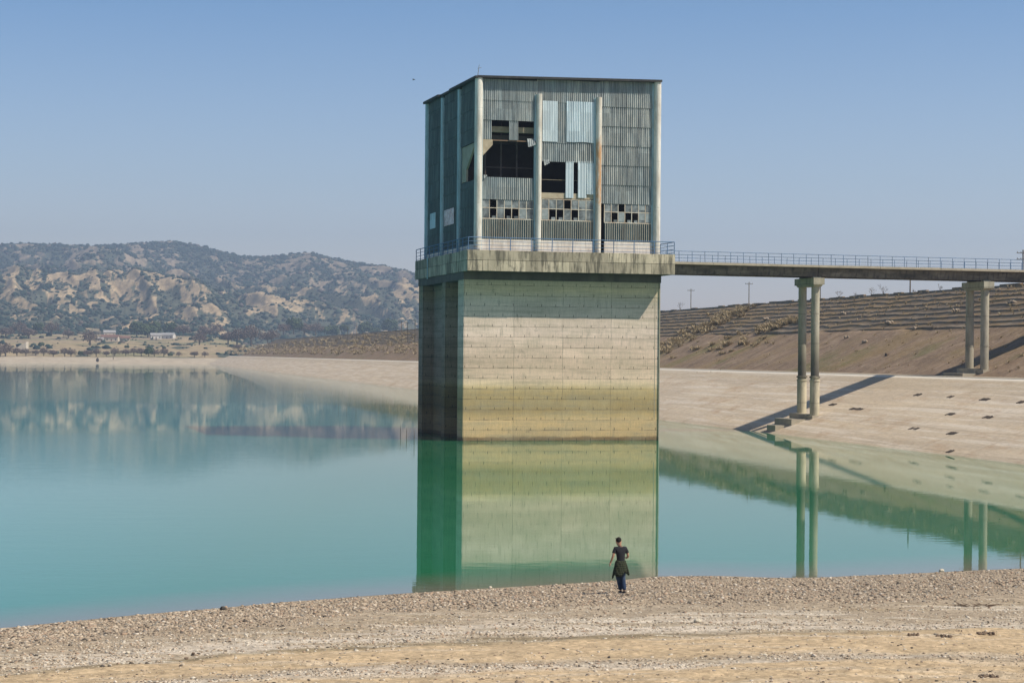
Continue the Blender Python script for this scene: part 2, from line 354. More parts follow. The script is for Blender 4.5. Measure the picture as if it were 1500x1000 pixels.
# bay 2
b = MB(); bl, br = US[1]+e-.1, US[2]-e
rows(b, US[1]-.2, US[2]+.1, [Z2[6]-.02, zroof((US[1]+US[2])/2, BV0)-.12], lean=0); b.corr((US[2]+.1, VW+.03), .3, Z2[6]-.2, zroof(US[2], BV0)-.12, 'x')
b.build('cladding', M['sheet'], tower); b = MB(); rows(b, bl, br, [Z2[4], Z2[5]]); b.corr((uu(816,180), VW+.02), uu(831,180)-uu(816,180), Z2[5]-.15, Z2[6], 'x', per=.17)
rows(b, bl, br, [Z2[5]-.05, Z2[6]], v=VW+.10)
b.build('cladding', M['sheet'], tower)
b = MB(); b.corr((uu(794.5,180), VW-.06), uu(817,180)-uu(794.5,180), z_at(805, 207.5), Z2[6], 'x', amp=.012, per=.16, lean=.02)
b.corr((uu(829.5,180), VW-.06), uu(872,180)-uu(829.5,180), z_at(850, 208.5), z_at(850,149), 'x', amp=.03, per=.165, lean=.02, sag=.03)
b.build('repair_sheet', M['sheet_new'], tower)
b = MB(); b.corr((uu(828.5,240), VW-.05), uu(840,240)-uu(828.5,240), z_at(834, 290), z_at(834, 236), 'x', amp=.012, per=.3, lean=.02, skew=-.0)
b.corr((uu(846.5,240), VW-.05), uu(859,240)-uu(846.5,240), z_at(852, 290), z_at(852, 236), 'x', amp=.012, per=.3, lean=.04)
b.corr((uu(859,240), VW-.05), uu(871.5,240)-uu(859,240), z_at(864, 285), z_at(864, 236), 'x', amp=.03, per=.165)
b.build('hanging_sheet', M['sheet_new'], tower)
for (x0_, x1_, ya_, yb_, ln_) in ((772,784,203,216,.35),(708,713,256,262,.2),(796,804,233,243,.3)):
    b = MB(); b.corr((uu(x0_, ya_), VW-.02), uu(x1_, ya_)-uu(x0_, ya_), z_at(x0_, yb_), z_at(x0_, ya_), 'x', amp=.03, per=.19, lean=ln_, skew=.35, sag=.08); b.build('torn_sheet', M['sheet'], tower)
b = MB(); b.box(bl, br+.1, VW+.03, VW+.3, Z2[2]+.05, Z2[3]); b.box(bl, br, VW+.15, VW+.2, z_at(812, 263), z_at(812, 264)+.04); b.build('lintel', M['beam_in'], tower)
# bay 3
b = MB(); bl, br = US[2]+.25, US[3]-.42
zt = zroof(US[3], BV0)-.12; zs = [Z3[2]]
for y in (270, 241.5, 213, 184.5, 156): zs.append(z_at(918, y))
rows(b, bl, br, zs+[zt]); b.build('cladding', M['sheet'], tower)
# lower ribbed aprons, white bases, windows, per bay
for k, (zb_, zs_, zh_) in enumerate(((Z1[0], Z1[1], Z1[2]), (Z2[0], Z2[1], Z2[2]), (Z3[0], Z3[1], Z3[2]))):
    u0, u1 = US[k]+(.42, .30, .30)[k], US[k+1]-.42
    if k == 2: u0 += .35
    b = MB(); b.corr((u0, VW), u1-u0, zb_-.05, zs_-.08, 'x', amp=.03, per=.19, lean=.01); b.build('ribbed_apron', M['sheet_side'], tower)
    b = MB(); s = u0+.1
    while s < u1: b.box(s, s+.028, VW-.085, VW-.06, zb_-.02, zs_-.10); s += .21
    b.build('apron_batten', M['frame_cream'], tower)
    b = MB(); b.box(u0, u1, VW-.10, VW+.1, ZT-.02, zb_-.06); b.build('plinth', M['base_white'], tower)
    win = MB(); win.box(u0, u1, VW-.02, VW+.06, zs_-.08, zs_-.0); win.box(u0, u1, VW-.02, VW+.06, zh_-.07, zh_-.01)
    zmid = zs_+(zh_-zs_)*.52; win.box(u0, u1, VW-.015, VW+.05, zmid-.03, zmid+.03); n = 7
    xs = [u0+(u1-u0)*q/n for q in range(n+1)]
    for q, x in enumerate(xs): win.box(x-.03, x+.03, VW-.018, VW+.055, zs_+.002, zh_-.072)
    wn = win.build('window', M['frame_cream'], tower)
    gl = MB(); gone = {(1,0),(1,1),(3,0),(4,0)} if k == 0 else ({(2,0),(3,1),(4,0),(1,0)} if k == 1 else {(1,0),(3,0),(2,1),(4,0)})
    for q in range(n):
        for r_ in range(2):
            z0, z1 = ((zs_, zmid), (zmid, zh_))[r_]
            if (q, r_) in gone:
                if r_ == 0: gl.box(xs[q]+.25, xs[q+1]-.1, VW+.01, VW+.018, z0, z0+(z1-z0)*.25)
                continue
            gl.box(xs[q]+.03, xs[q+1]-.03, VW+.01, VW+.018, z0+.03, z1-.03)
    gl.build('pane', M['glass'], wn)
    for q, r_ in (((3,1),(5,0)), ((0,0),(5,1)), ((2,0),(5,0),(6,0),(5,1)))[k]:
        z0, z1 = ((zs_, zmid), (zmid, zh_))[r_]; pp = MB(); pp.box(xs[q]+.05, xs[q+1]-.05, VW-.004, VW+.008, z0+.05+.2*(q%2), z1-.05); pp.build('pane', M['glass_pale'], wn)
# side walls and rear
def side(u, name, sgn, m):
    for k in range(3):
        v0, v1 = VS[k]+.28, VS[k+1]-.28; b = MB(); zs = [ZT+.75]
        while zs[-1] < zroof(u, VS[k])-2.0: zs.append(zs[-1]+1.78)
        zs.append(None)
        for i, (z0, z1) in enumerate(zip(zs[:-1], zs[1:])):
            za = zroof(u, (v0+v1)/2)-.1 if z1 is None else z1
            if sgn < 0 and k == 0 and z0 < (T.onu(686, 238, BU0)[1]) < za: pass
            if sgn < 0 and k == 0:
                lo, hi = T.onu(686, 266, BU0)[1], T.onu(686, 212, BU0)[1]
                if za <= lo or z0 >= hi: b.corr((u, v0), v1-v0, z0-.1, za, 'y')
                else:
                    if z0 < lo: b.corr((u, v0), v1-v0, z0-.1, lo, 'y'); b.build('side_cladding', m, tower); b = MB()
                    if za > hi: b.corr((u, v0), v1-v0, hi, za, 'y')
            else: b.corr((u, v0), v1-v0, z0-.1, za, 'y')
        # sloping top filler
        b.build('side_cladding', m, tower)
        p = MB(); p.box(u-.1 if sgn < 0 else u-.08, u+.08 if sgn < 0 else u+.1, v0, v1, ZT-.02, ZT+.64); p.build('plinth', M['base_white'], tower)
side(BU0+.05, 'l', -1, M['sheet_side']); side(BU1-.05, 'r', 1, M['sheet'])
lo, hi = T.onu(686, 266, BU0)[1], T.onu(686, 212, BU0)[1]
b = MB(); b.prism([(VS[0]+1.6, hi), (VS[1]-.3, hi), (VS[1]-.3, lo+.1), (VS[1]-2.0, lo+.1), (VS[1]-2.0, hi-2.2)], BU0+.12, BU0+.3, 'x'); b.build('side_gusset', M['conc'], tower)
b = MB(); v0, z0 = T.onu(631, 336, BU0); v1, z1 = T.onu(639, 311, BU0); b.box(BU0-.09, BU0-.03, v1, v0, z0, z1); b.build('side_pane', M['sheet_new'], tower)
b = MB(); v0, z0 = T.onu(651, 332, BU0); v1, z1 = T.onu(666, 304, BU0); b.box(BU0-.075, BU0-.03, v1, v0, z0, z1); b.build('side_pane', M['glass'], tower)
b = MB(); b.corr((BU0, BV1+.1), BU1-BU0, ZT-.02, min(ZRL, ZR0)-.6, 'x'); b.build('rear_cladding', M['sheet'], tower)
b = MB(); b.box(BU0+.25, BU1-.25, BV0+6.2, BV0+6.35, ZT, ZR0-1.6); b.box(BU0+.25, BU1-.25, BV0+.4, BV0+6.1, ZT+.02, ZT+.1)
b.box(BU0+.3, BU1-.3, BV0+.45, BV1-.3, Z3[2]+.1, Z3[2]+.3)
b.build('added_dark_backing', M['dark_in'], tower)  # added partition and floors that keep the hall behind the openings dark
b = MB()
for k in range(4): b.box(BU0+.3, BU1-.3, BV0+1.7+k*1.2, BV0+1.9+k*1.2, Z1[4]+.2, Z1[4]+.6)
b.box(US[1]+.1, US[1]+.4, BV0+1.7, BV0+2.0, Z3[2]+.3, ZR0-1.6)
for k in range(3): b.tube((US[0]+1.2+k*1.5, BV0+2.2, Z1[3]-.5), (US[0]+1.2+k*1.5, BV0+2.2, Z1[5]), .08, n=6)
b.tube((US[0]+.5, BV0+2.2, Z1[3]+1.1), (US[1], BV0+2.2, Z1[3]+1.1), .06, n=6); b.build('interior_beam', M['dim_steel'], tower)
# roof slab follows the corner levels, with a slim broken edge board
def rz(u, v): return zroof(u, v)
b = MB(); o_ = .18
P = [(BU0-o_, BV0-o_-.25), (BU1+o_+.12, BV0-o_-.25), (BU1+o_+.12, BV1+o_), (BU0-o_, BV1+o_)]
b.add([(u, v, rz(u, v)-.10) for u, v in P]+[(u, v, rz(u, v)+.10) for u, v in P], [(0,3,2,1),(4,5,6,7),(0,1,5,4),(1,2,6,5),(2,3,7,6),(3,0,4,7)])
b.build('roof', M['edge_dark'], tower)
b = MB()
for v0, v1, dz in ((BV0-.5, BV0+10.2, .0), (BV1-6.4, BV1+.5, .04)):
    q = [(BU0-.45, v0), (BU0-.18, v0), (BU0-.18, v1), (BU0-.45, v1)]
    b.add([(u, v, rz(u, v)-.16+dz) for u, v in q]+[(u, v, rz(u, v)+.06+dz) for u, v in q], [(0,3,2,1),(4,5,6,7),(0,1,5,4),(1,2,6,5),(2,3,7,6),(3,0,4,7)])
b.build('eave_board', M['edge_dark'], tower)
u_, z_ = T.onv(702, 95, BV0+.4); b = MB(); b.tube((u_-.15, BV0+.4, ZR0), (u_, BV0+.4, z_), .035, .02, 6); b.tube((u_-.15, BV0+.4, z_-.35), (u_+.2, BV0+.4, z_-.25), .02, .02, 5); b.build('antenna', M['steel'], tower)
# railings
def railing(parent, pts, h, mat, spacing=2.05, bars=(1.0, .66, .33), r=.035):
    rl = MB(); posts = []
    for p, q in zip(pts[:-1], pts[1:]):
        p, q = Vector(p), Vector(q); L = (q-p).length; n = max(1, round(L/spacing))
        for f in bars: rl.tube(p+Vector((0,0,h*f)), q+Vector((0,0,h*f)), r if f == 1.0 else r*.55, n=6)
        for i in range(n+(1 if q == Vector(pts[-1]) else 0)): posts.append(p.lerp(q, i/n))
    ro = rl.build('railing', mat, parent)
    for i, p in enumerate(posts):
        c = MB(); c.tube(p-Vector((0,0,.04)), p+Vector((R.uniform(-.03,.03), R.uniform(-.03,.03), h-.03)), r*.95, n=6); c.build('post', mat, ro)
g = .06
railing(tower, [(-OS+g, DB-.3, ZT), (-OS+g, -OF+g, ZT), (W+OR_-g, -OF+g, ZT), (W+OR_-g, 11.8, ZT)], 1.15, M['blue_rail'], 2.05, (1.0, .7, .4, .12), .04)

# ---------------- bridge ----------------
BA = .289; s0 = T.w(W+OR_+.03, 12.54); BR = Frame(s0, BA)
bridge = empty('access_bridge', (s0[0], s0[1], 0), BA, 'long concrete footbridge with blue railings leading from the tower to the dam', 'bridge')
ZD, ZDT, BL, BW = 16.26, 17.43, 76.0, 5.0
b = MB(); s = 0
while s < BL: e_ = min(s+2.35, BL); b.box(s+.01, e_-.01, -.0-R.uniform(0,.03), .5, ZDT-.24+R.uniform(0,.01), ZDT+R.uniform(-.012,.012)); s = e_
b.build('kerb', M['conc'], bridge); b = MB(); b.box(0, BL, BW-.5, BW, ZDT-.24, ZDT); b.build('kerb', M['conc'], bridge)
b = MB(); b.box(0, BL, .5, BW-.5, ZDT-.30, ZDT-.1); b.build('deck', M['conc_dark'], bridge)
for x0, x1 in ((0.02, 21.36), (21.42, 41.2), (41.26, 61.0), (61.06, BL)):
    b = MB(); b.prism([(.55, ZDT-.245), (1.25, ZDT-.245), (1.25, ZD+.02), (.78, ZD), (.78, ZD+.0)][:4], x0, x1, 'x'); b.prism([(BW-1.25, ZDT-.245), (BW-.55, ZDT-.245), (BW-.78, ZD), (BW-1.25, ZD+.02)], x0, x1, 'x'); b.build('girder', M['girder'], bridge)
railing(bridge, [(0.1, .12, ZDT), (BL, .12, ZDT)], 1.08, M['blue_rail'], 1.4, (1.0, .68, .36), .03)
railing(bridge, [(0.1, BW-.12, ZDT), (BL, BW-.12, ZDT)], 1.0, M['blue_rail'], 1.4, (1.0, .68, .36), .028)
P0, ZK, PK, ZC, PC, BWD = 35.44, 6.02, 16.03, 17.43, 25.33, 7.1
def dam_z(X, Y):
    u = DM.l(X, Y)[0]-P0
    return u*ZK/PK if u < PK else (ZK if u < PK+BWD else (ZK+(u-PK-BWD)*(ZC-ZK)/PC if u < PK+PC+BWD else ZC))
def pier(s):
    x, y = BR.w(s, 2.7); zb = dam_z(x, y)
    p = MB(); p.box(s-.62, s+.62, 0.35, BW, ZD-.82, ZD-.12); p.box(s-.45, s+.45, .8, 1.25, ZD-.12, ZD-.01); p.box(s-.45, s+.45, BW-1.25, BW-.8, ZD-.12, ZD-.01)
    p.prism([(.45, ZD-.821), (BW-.1, ZD-.821), (BW-.4, ZD-1.02), (.75, ZD-1.02)], s-.46, s+.46, 'x')
    pmat = M['pier' if s < 30 else 'pier_far']; po = p.build('pier', pmat, bridge)
    for t in (1.2, 4.3):
        c = MB(); zc = 5.75; r = .43
        pr = [(.5, zb-.8), (.5, zc-.35), (.56, zc-.33), (.56, zc-.2), (.46, zc-.18), (.46, zc), (.57, zc+.02), (.57, zc+.16), (.43, zc+.2), (.43, ZD-1.0)] if s < 30 else [(.44, zb-.8), (.44, 9.2), (.47, 9.22), (.47, 9.35), (.44, 9.37), (.44, ZD-1.0)]
        c.lathe((s, t), pr, 32); c.build('column', pmat, po, False)
    ft = MB(); ft.box(s-.9, s+.8, 1.5, BW+.4, zb-1.2, zb+.25); ft.box(s-.75, s+.9, .15, 1.5, zb-1.2, zb+.12)
    ft.box(s-2.6, s-.9, 1.2, BW+.4, zb-1.5, zb-.28); ft.box(s-4.1, s-2.6, 1.9, 4.0, zb-2.2, zb-.95)
    ft.build('footing', M['conc'], po)
SP1 = [BR.onv(1182, 604, 2.7)[0], BR.onv(1429, 540, 2.2)[0]]
print('piers', SP1)
SP1 = [21.36, 41.21]
for s in SP1: pier(s)
print('bridge end', BR.w(BL, 0), 'dam crest u', DM.l(*BR.w(BL, 0))[0]-P0)

# ---------------- dam ----------------
def dam_mat():
    m = NM('dam_concrete_lining', .9, .2); X, Y, Z = m.sep()
    c = m.mix(m.ramp(m.noise(.5, (1,.10,1), 6, .65), ((.3, 0), (.7, 1))), (.57,.465,.335), (.44,.36,.27))
    c = m.mix(m.ramp(m.noise(.9, (1.6,.05,1), 5, .6, (2,0,4), .6), ((.5, 0), (.6, .75))), c, (.62,.54,.44))
    c = m.mix(m.ramp(m.noise(.35, (1,.5,1), 6, .7, (7,1,4)), ((.52, 0), (.68, .75))), c, (.40,.28,.18))
    c = m.mix(m.ramp(m.math('ADD', m.math('DIVIDE', Z, 6.0), m.math('MULTIPLY', m.noise(.5, (1,.3,1), 4), .35)), ((.16, .55), (.24, .1), (.55, 0), (.95, 0), (1.1, .35))), c, (.38,.31,.22))
    c = m.mix(m.math('MULTIPLY', gridlines(m, Y, 9.5, .13), .38), c, (.2,.17,.13)); c = m.mix(m.math('MULTIPLY', gridlines(m, X, 4.0, .09), .38), c, (.22,.18,.14))
    c = m.mix(m.ramp(m.noise(1.3, (1,.8,1), 7, .8, (9,9,0)), ((.62, 0), (.68, .6))), c, (.25,.19,.13))
    c = m.mix(1.0, c, m.ramp(m.noise(3.5, (1,.4,1), 5, .7), ((.3, .84), (.68, 1.06))), 'MULTIPLY')
    m.bump(m.noise(1.5, (1,.3,1), 6, .65), .5, .12); c = m.mix(m.ramp(m.math('DIVIDE', Z, 6.02), ((.955, 0), (.985, .8), (1, 1))), c, (.74,.68,.58)); return m.out(c)
def upper_mat():
    m = NM('dam_upper_slope', .95, .15)
    c = m.ramp(m.noise(.45, (.45,1,1), 6, .7, (0,0,0), .5), ((.3, (.15,.105,.07)), (.5, (.22,.155,.105)), (.7, (.31,.225,.155))))
    c = m.mix(m.ramp(m.noise(.11, (.7,1,1), 5, .65, (3,9,0)), ((.48, 0), (.62, .8))), c, (.235,.165,.085))
    c = m.mix(m.ramp(m.noise(.10, (.7,1,1), 4, .6, (13,2,0)), ((.56, 0), (.68, .6))), c, (.13,.13,.045))
    c = m.mix(m.ramp(m.noise(2.2, (.35,1.2,1), 5, .75), ((.54, 0), (.66, .8))), c, (.36,.29,.21))
    c = m.mix(m.ramp(m.noise(3.5, (.6,1,1), 4, .8, (5,5,0)), ((.56, 0), (.66, .7))), c, (.07,.055,.045))
    m.bump(m.noise(1.2, (.6,1,1), 6, .7), .7, .2); return m.out(c)
def terrace_mat():
    m = NM('dam_terrace_slabs', .95, .15); X, Y, Z = m.sep()
    c = m.ramp(m.noise(.5, (1,.35,1), 6, .7), ((.3, (.15,.11,.078)), (.5, (.25,.19,.135)), (.7, (.37,.29,.205))))
    c = m.mix(m.ramp(m.noise(.16, (.8,1,1), 6, .75, (4,4,0)), ((.48, 0), (.56, .9))), c, (.31,.21,.115))
    c = m.mix(m.ramp(m.noise(1.9, (.8,1,1), 5, .75), ((.6, 0), (.72, .8))), c, (.38,.30,.19))
    c = m.mix(m.math('MULTIPLY', gridlines(m, Y, 3.1, .08), .35), c, (.07,.06,.05)); m.bump(m.noise(2, (1,.6,1), 5), .6, .1); return m.out(c)
M['dam'] = dam_mat(); M['dam_up'] = upper_mat(); M['terr'] = terrace_mat()
M['ledge'] = pm('dusty_ledge', (.30,.25,.185), (.23,.185,.135), .8, (1,.4,1), bump=.4)
M['berm'] = pm('berm_edge_concrete', (.62,.56,.47), (.50,.44,.36), 1)
vv = np.concatenate([np.arange(-175, 260, 1.5), np.arange(260, 700, 4), np.arange(700, 1190, 12)]); VEND = 1186
def loft(name, prof, mat, parent, jit=0, vseq=vv, freq=.12):
    prof = np.array(prof); n = len(prof); m_ = len(vseq); V = np.zeros((m_, n, 3))
    V[:, :, 0] = prof[None, :, 0]; V[:, :, 2] = prof[None, :, 1]; V[:, :, 1] = vseq[:, None]
    if jit: V[:, 1:-1, 2] += jit*(fbm(V[:, 1:-1, 0]*.35, V[:, 1:-1, 1]*freq, 4, 5)-.5)*2
    idx = np.arange(m_*n).reshape(m_, n); Fq = np.stack([idx[:-1, :-1], idx[:-1, 1:], idx[1:, 1:], idx[1:, :-1]], -1).reshape(-1, 4)
    return mesh_np(name, V.reshape(-1, 3), Fq, mat, parent)
dam = empty('embankment_dam', (O0[0], O0[1], 0), DM.a, 'long sloping embankment dam with pale concrete below and brown terraces above', 'dam')
k0 = P0+PK; k1 = k0+BWD
loft('concrete_lining', [(P0-25, -25*ZK/PK)]+[(P0+PK*i/14, ZK*i/14) for i in range(15)], M['dam'], dam, .05)
b = MB(); 
for i in range(0, 136): b.box(k0-.02, k0+.9, -175+i*10+.03, -175+i*10+9.97, ZK-.4, ZK+.035+R.uniform(-.01,.01))
b.build('berm_kerb', M['berm'], dam)
loft('berm_ledge', [(k0+.2, ZK-.01), (k0+2, ZK+.01), (k0+4.5, ZK-.0), (k1+.1, ZK+.02)], M['ledge'], dam, .05)
tt = .50; us = k1+PC*tt; zs_ = ZK+(ZC-ZK)*tt
loft('brown_slope', [(k1, ZK)]+[(k1+(us-k1)*i/12, ZK+(zs_-ZK)*i/12) for i in range(1, 12)]+[(us, zs_), (us+.1, zs_+.02)], M['dam_up'], dam, .22)
pr = [(us, zs_-.2)]; NS = 8
for i in range(NS):
    ua = us+(k1+PC-us)*i/NS; ub = us+(k1+PC-us)*(i+1)/NS; za = zs_+(ZC-zs_)*i/NS; zb_ = zs_+(ZC-zs_)*(i+1)/NS
    pr += [(ua, za+.15), (ua+.05, za+.19), (ub-.02, zb_-.03)]
pr += [(k1+PC, ZC+.2)]
b_ = loft('terrace', pr, M['terr'], dam, .22, vv, .30)
b = MB(); 
for i in range(0, 470):
    b.box(k1+PC+.0, k1+PC+.45, -175+i*2.9+.004, -175+i*2.9+2.9, ZC-.2, ZC+.36+R.choice((0,0,-.2,-.28,.03))+R.uniform(-.07,.05))
b.build('crest_parapet', M['terr'], dam)
loft('crest_and_rear_slope', [(k1+PC+.45, ZC+.02), (k1+PC+8, ZC+.05), (k1+PC+38, 3.0)], M['dam_up'], dam)
# drain slots: raised slabs, dark rusty colour standing in for shaded holes
for (x, y, w) in ((1345,578,12),(1393,581.5,13),(1443,585,17),(1393,606.5,15),(1448,611,18),(1340,628,22),(1395,634.5,16),(1496,589,12),(1220,592.5,14),(1255,599,30),(1392,661,9)):
    w *= .75; r = ray(x, y); lo_, hi_ = 60., 900.
    for _ in range(60):
        k = (lo_+hi_)/2
        if CH+r[2]*k > dam_z(r[0]*k, k): lo_ = k
        else: hi_ = k
    u, v = DM.l(r[0]*k, k); z = dam_z(r[0]*k, k); hw = w/F*k/2
    b = MB(); n = 6; L = hw*2*1.9; kk = ZK/PK
    for i in range(n):
        v_ = v+L*(i/n-.5); q = R.uniform(-.05, .05); z0_ = z-.05
        b.add([(u+a_*.24+q, v_+c_*L/n*1.01, z0_+(a_*.24+q)*kk+d_*(.06+.02*((i*7)%3))) for d_ in (-1, 1) for c_ in (0, 1) for a_ in (-1, 1)], [(0,2,3,1),(4,5,7,6),(0,1,5,4),(1,3,7,5),(3,2,6,7),(2,0,4,6)])
    b.build('drain_slot', M['slot'], dam)

# ---------------- far terrain and hills ----------------
sky_x = [-500,-200,0,60,100,150,200,250,285,330,370,420,455,480,520,560,600,640,700,800,900,980,1040,1150,1400]
sky_y = [340,350,357,357,358,359,356,353,360,370,375,372,369,377,381,386,395,404,414,428,442,452,462,475,490]
cx = np.concatenate([np.arange(-500, -20, 8), np.arange(-20, 660, 1.6), np.arange(660, 1400, 8)])
ry = np.concatenate([np.linspace(1240, 2000, 130), np.linspace(2006, 4700, 330), np.linspace(4730, 6300, 30)])
PX, YY = np.meshgrid(cx, ry); XX = (PX-750)/F*YY
def terrain(PX, XX, YY):
    Rg = CH+(515.5-np.interp(PX, sky_x, sky_y))/F*4300
    fr = np.interp(YY, [2050, 2400, 2700, 3100, 3600, 4300, 5000, 6300], [.10, .20, .34, .44, .66, 1.0, .8, .3])
    near = np.interp(YY, [1240, 1300, 1320, 1420, 1500, 1700, 2050], [-2.5, -.1, .5, 3.0, 5.8, 14, 27])
    k = sstep(1950, 2400, YY)
    z = near*(1-k)+k*(Rg*fr)
    amp = np.interp(YY, [1900, 2200, 2600, 3100, 3800, 4200, 6300], [0, 12, 40, 50, 36, 10, 10])*np.clip(Rg/150, .25, 1.2)
    wx = XX+90*(fbm(XX/260, YY/260, 3, 3)-.5)+.35*(YY-3000); wy = YY+120*(fbm(XX/260, YY/260, 3, 8)-.5)
    rid = fbm(wx/300, wy/640, 5, 1, True)
    gul = fbm(wx/62, wy/230, 4, 6, True)
    z = z+amp*(rid-.62)*1.8+amp*(.75-.45*sstep(3900, 4300, YY))*(gul-.6)
    z = z+np.where(YY < 2000, .5*sstep(1420, 1500, YY)*(fbm(XX/30, YY/30, 3, 2)-.5)*6, 0)
    return z, rid, gul
ZZ, RID, GUL = terrain(PX, XX, YY)
# slope facing and vegetation mask
gy = np.gradient(ZZ, axis=0)/np.gradient(YY, axis=0); gx = np.gradient(ZZ, axis=1)/np.gradient(XX, axis=1)
sl = np.hypot(gx, gy)
n1 = fbm(XX/110, YY/230, 4, 21); n2 = fbm(XX/22, YY/34, 4, 31); n3 = fbm(XX/7, YY/9, 2, 41)
mid = np.exp(-((YY-2800)/330)**2)+.8*np.exp(-((YY-2330)/130)**2)
st2 = fbm(XX/30+YY/120, YY/110-XX/160, 4, 66, True)
bv = GUL*.55+RID*.35+mid*.20+(n1-.5)*.85+np.clip(gx, -.6, .6)*.45+(n2-.5)*1.3+(st2-.6)*1.3; hh = YY > 2100; bare = sstep(np.quantile(bv[hh], .80), np.quantile(bv[hh], .91), bv)
bare = np.maximum(bare, .65*sstep(.66, .80, GUL*.5+st2*.5+np.clip(gx, -.4, .4)*.15)*sstep(2700, 3100, YY))
veg = np.clip(1-bare+(n2-.5)*1.9, 0, 1); veg = np.where(YY < 2050, sstep(.55, .7, n2)*.8, veg)
field = sstep(2350, 1950, YY)
soil = np.stack([.43+.12*(n3-.5), .325+.09*(n3-.5), .20+.05*(n3-.5)], -1)
rockh = np.stack([.30+0*n3, .24+0*n3, .175+0*n3], -1); hi_ = sstep(3000, 3500, YY)[..., None]; soil = soil*(1-hi_)+rockh*hi_
grass = np.stack([.33+.1*(n1-.5), .255+.08*(n1-.5), .155+0*n3], -1); green = np.array([.19,.20,.095])
gm = (sstep(.55, .68, fbm(XX/120, YY/60, 3, 51))*.6)[..., None]; grass = grass*(1-gm)+green*gm
sand = np.array([.43,.36,.27]); sm = sstep(1470, 1430, YY)[..., None]
scrub = np.stack([.035+.04*n3, .052+.04*n3, .04+.03*n3], -1); purp = np.array([.17,.13,.11])
pmix = (sstep(.5, .65, fbm(XX/60, YY/60, 3, 61))*field)[..., None]; scrub = scrub*(1-pmix)+purp*pmix
colr = soil*(1-field[..., None])+grass*field[..., None]
v_ = (sstep(.35, .6, veg)*.92)[..., None]; colr = colr*(1-v_)+scrub*v_; colr = colr*(1-sm)+sand*sm
def hill_mat():
    m = NM('hill_soil_and_scrub', .95, .1); c = m.mix(1.0, m.attr('Col'), m.ramp(m.noise(.12, (1,1,1), 5, .7), ((.3, .62), (.68, 1.3))), 'MULTIPLY'); m.bump(m.noise(.1, (1,1,1), 5, .7), .7, 3.0); return m.out(c)
M['hill'] = hill_mat()
nr, nc = PX.shape; idx = np.arange(nr*nc).reshape(nr, nc)
Fq = np.stack([idx[:-1, :-1], idx[:-1, 1:], idx[1:, 1:], idx[1:, :-1]], -1).reshape(-1, 4)
# leave the valley behind the dam flat and low
du = (XX-O0[0])*DM.c+(YY-O0[1])*DM.s-P0; low = sstep(30, 120, du)*sstep(3000, 1700, YY); ZZ = ZZ*(1-low)+np.minimum(ZZ, 3.0)*low
hills = mesh_np('hills', np.stack([XX, YY, ZZ], -1).reshape(-1, 3), Fq, M['hill'], None, True, colr.reshape(-1, 3)); tag(hills, kind='structure')
M['plain'] = pm('dry_plain_soil', (.27,.22,.14), (.2,.17,.11), .05)
gs = mesh_np('ground', [(-4400,-480,-6.5),(5400,-480,-6.5),(5400,6400,-6.5),(-4400,6400,-6.5)], [(0,1,2,3)], M['plain']); tag(gs, kind='structure')
def leafmat(name, a, b_): return pm(name, a, b_, .6, bump=0, rough=.9)
M['scrub'] = NM('scrub_foliage', .9, .1).out((.05,.065,.033)); 
def scrub_m():
    m = NM('scrub_leaves', .95, .1); geo = m.n.new('ShaderNodeNewGeometry')
    return m.out(m.ramp(geo.outputs['Random Per Island'], ((0, (.016,.032,.026)), (.55, (.03,.05,.04)), (.85, (.05,.07,.05)), (1, (.14,.11,.095)))))
M['scrub'] = scrub_m()
# icosahedron-based clumps
ph = (1+5**.5)/2; ICO = np.array([(-1,ph,0),(1,ph,0),(-1,-ph,0),(1,-ph,0),(0,-1,ph),(0,1,ph),(0,-1,-ph),(0,1,-ph),(ph,0,-1),(ph,0,1),(-ph,0,-1),(-ph,0,1)])/math.sqrt(1+ph*ph)
ICF = np.array([(0,11,5),(0,5,1),(0,1,7),(0,7,10),(0,10,11),(1,5,9),(5,11,4),(11,10,2),(10,7,6),(7,1,8),(3,9,4),(3,4,2),(3,2,6),(3,6,8),(3,8,9),(4,9,5),(2,4,11),(6,2,10),(8,6,7),(9,8,1)])
def clumps(P, S, jit=.25, seed=1, flat=None):
    r = np.random.RandomState(seed); n = len(P)
    V = ICO[None]*(1+jit*(r.rand(n, 12, 1)*2-1)); a = r.rand(n)*6.283; c, s = np.cos(a)[:, None], np.sin(a)[:, None]
    V = V*S[:, None, :]; V = np.stack([V[..., 0]*c-V[..., 1]*s, V[..., 0]*s+V[..., 1]*c, V[..., 2]], -1)+P[:, None, :]
    return V.reshape(-1, 3), (ICF[None]+12*np.arange(n)[:, None, None]).reshape(-1, 3)
pick = NR.rand(nr, nc); dens = np.where(veg > .5, 1., .06)*np.where(YY < 2050, .35, 1)*sstep(1480, 1520, YY)*(PX > -40)*(PX < 660)*(1-low)
area = np.interp(YY, [1400, 2000, 4500], [.05, .17, .30]); sel = pick < dens*area
P = np.stack([XX[sel], YY[sel], ZZ[sel]], -1); n = len(P); print('scrub', n)
sz = (.8+2.3*NR.rand(n)**3)*np.interp(P[:, 1], [1400, 2200, 4500], [.8, 1.15, 1.5]); S = np.stack([sz*(1+.6*NR.rand(n)), sz*(1+.6*NR.rand(n)), sz*(.7+.5*NR.rand(n))], -1); P[:, 2] += sz*.3; P[:, 0] += NR.rand(n)*3
V_, F_ = clumps(P, S, .3, 3); o = mesh_np('scrub', V_, F_, M['scrub']); tag(o, 'dark green scrub scattered over the far hillsides', 'scrub', kind='stuff')

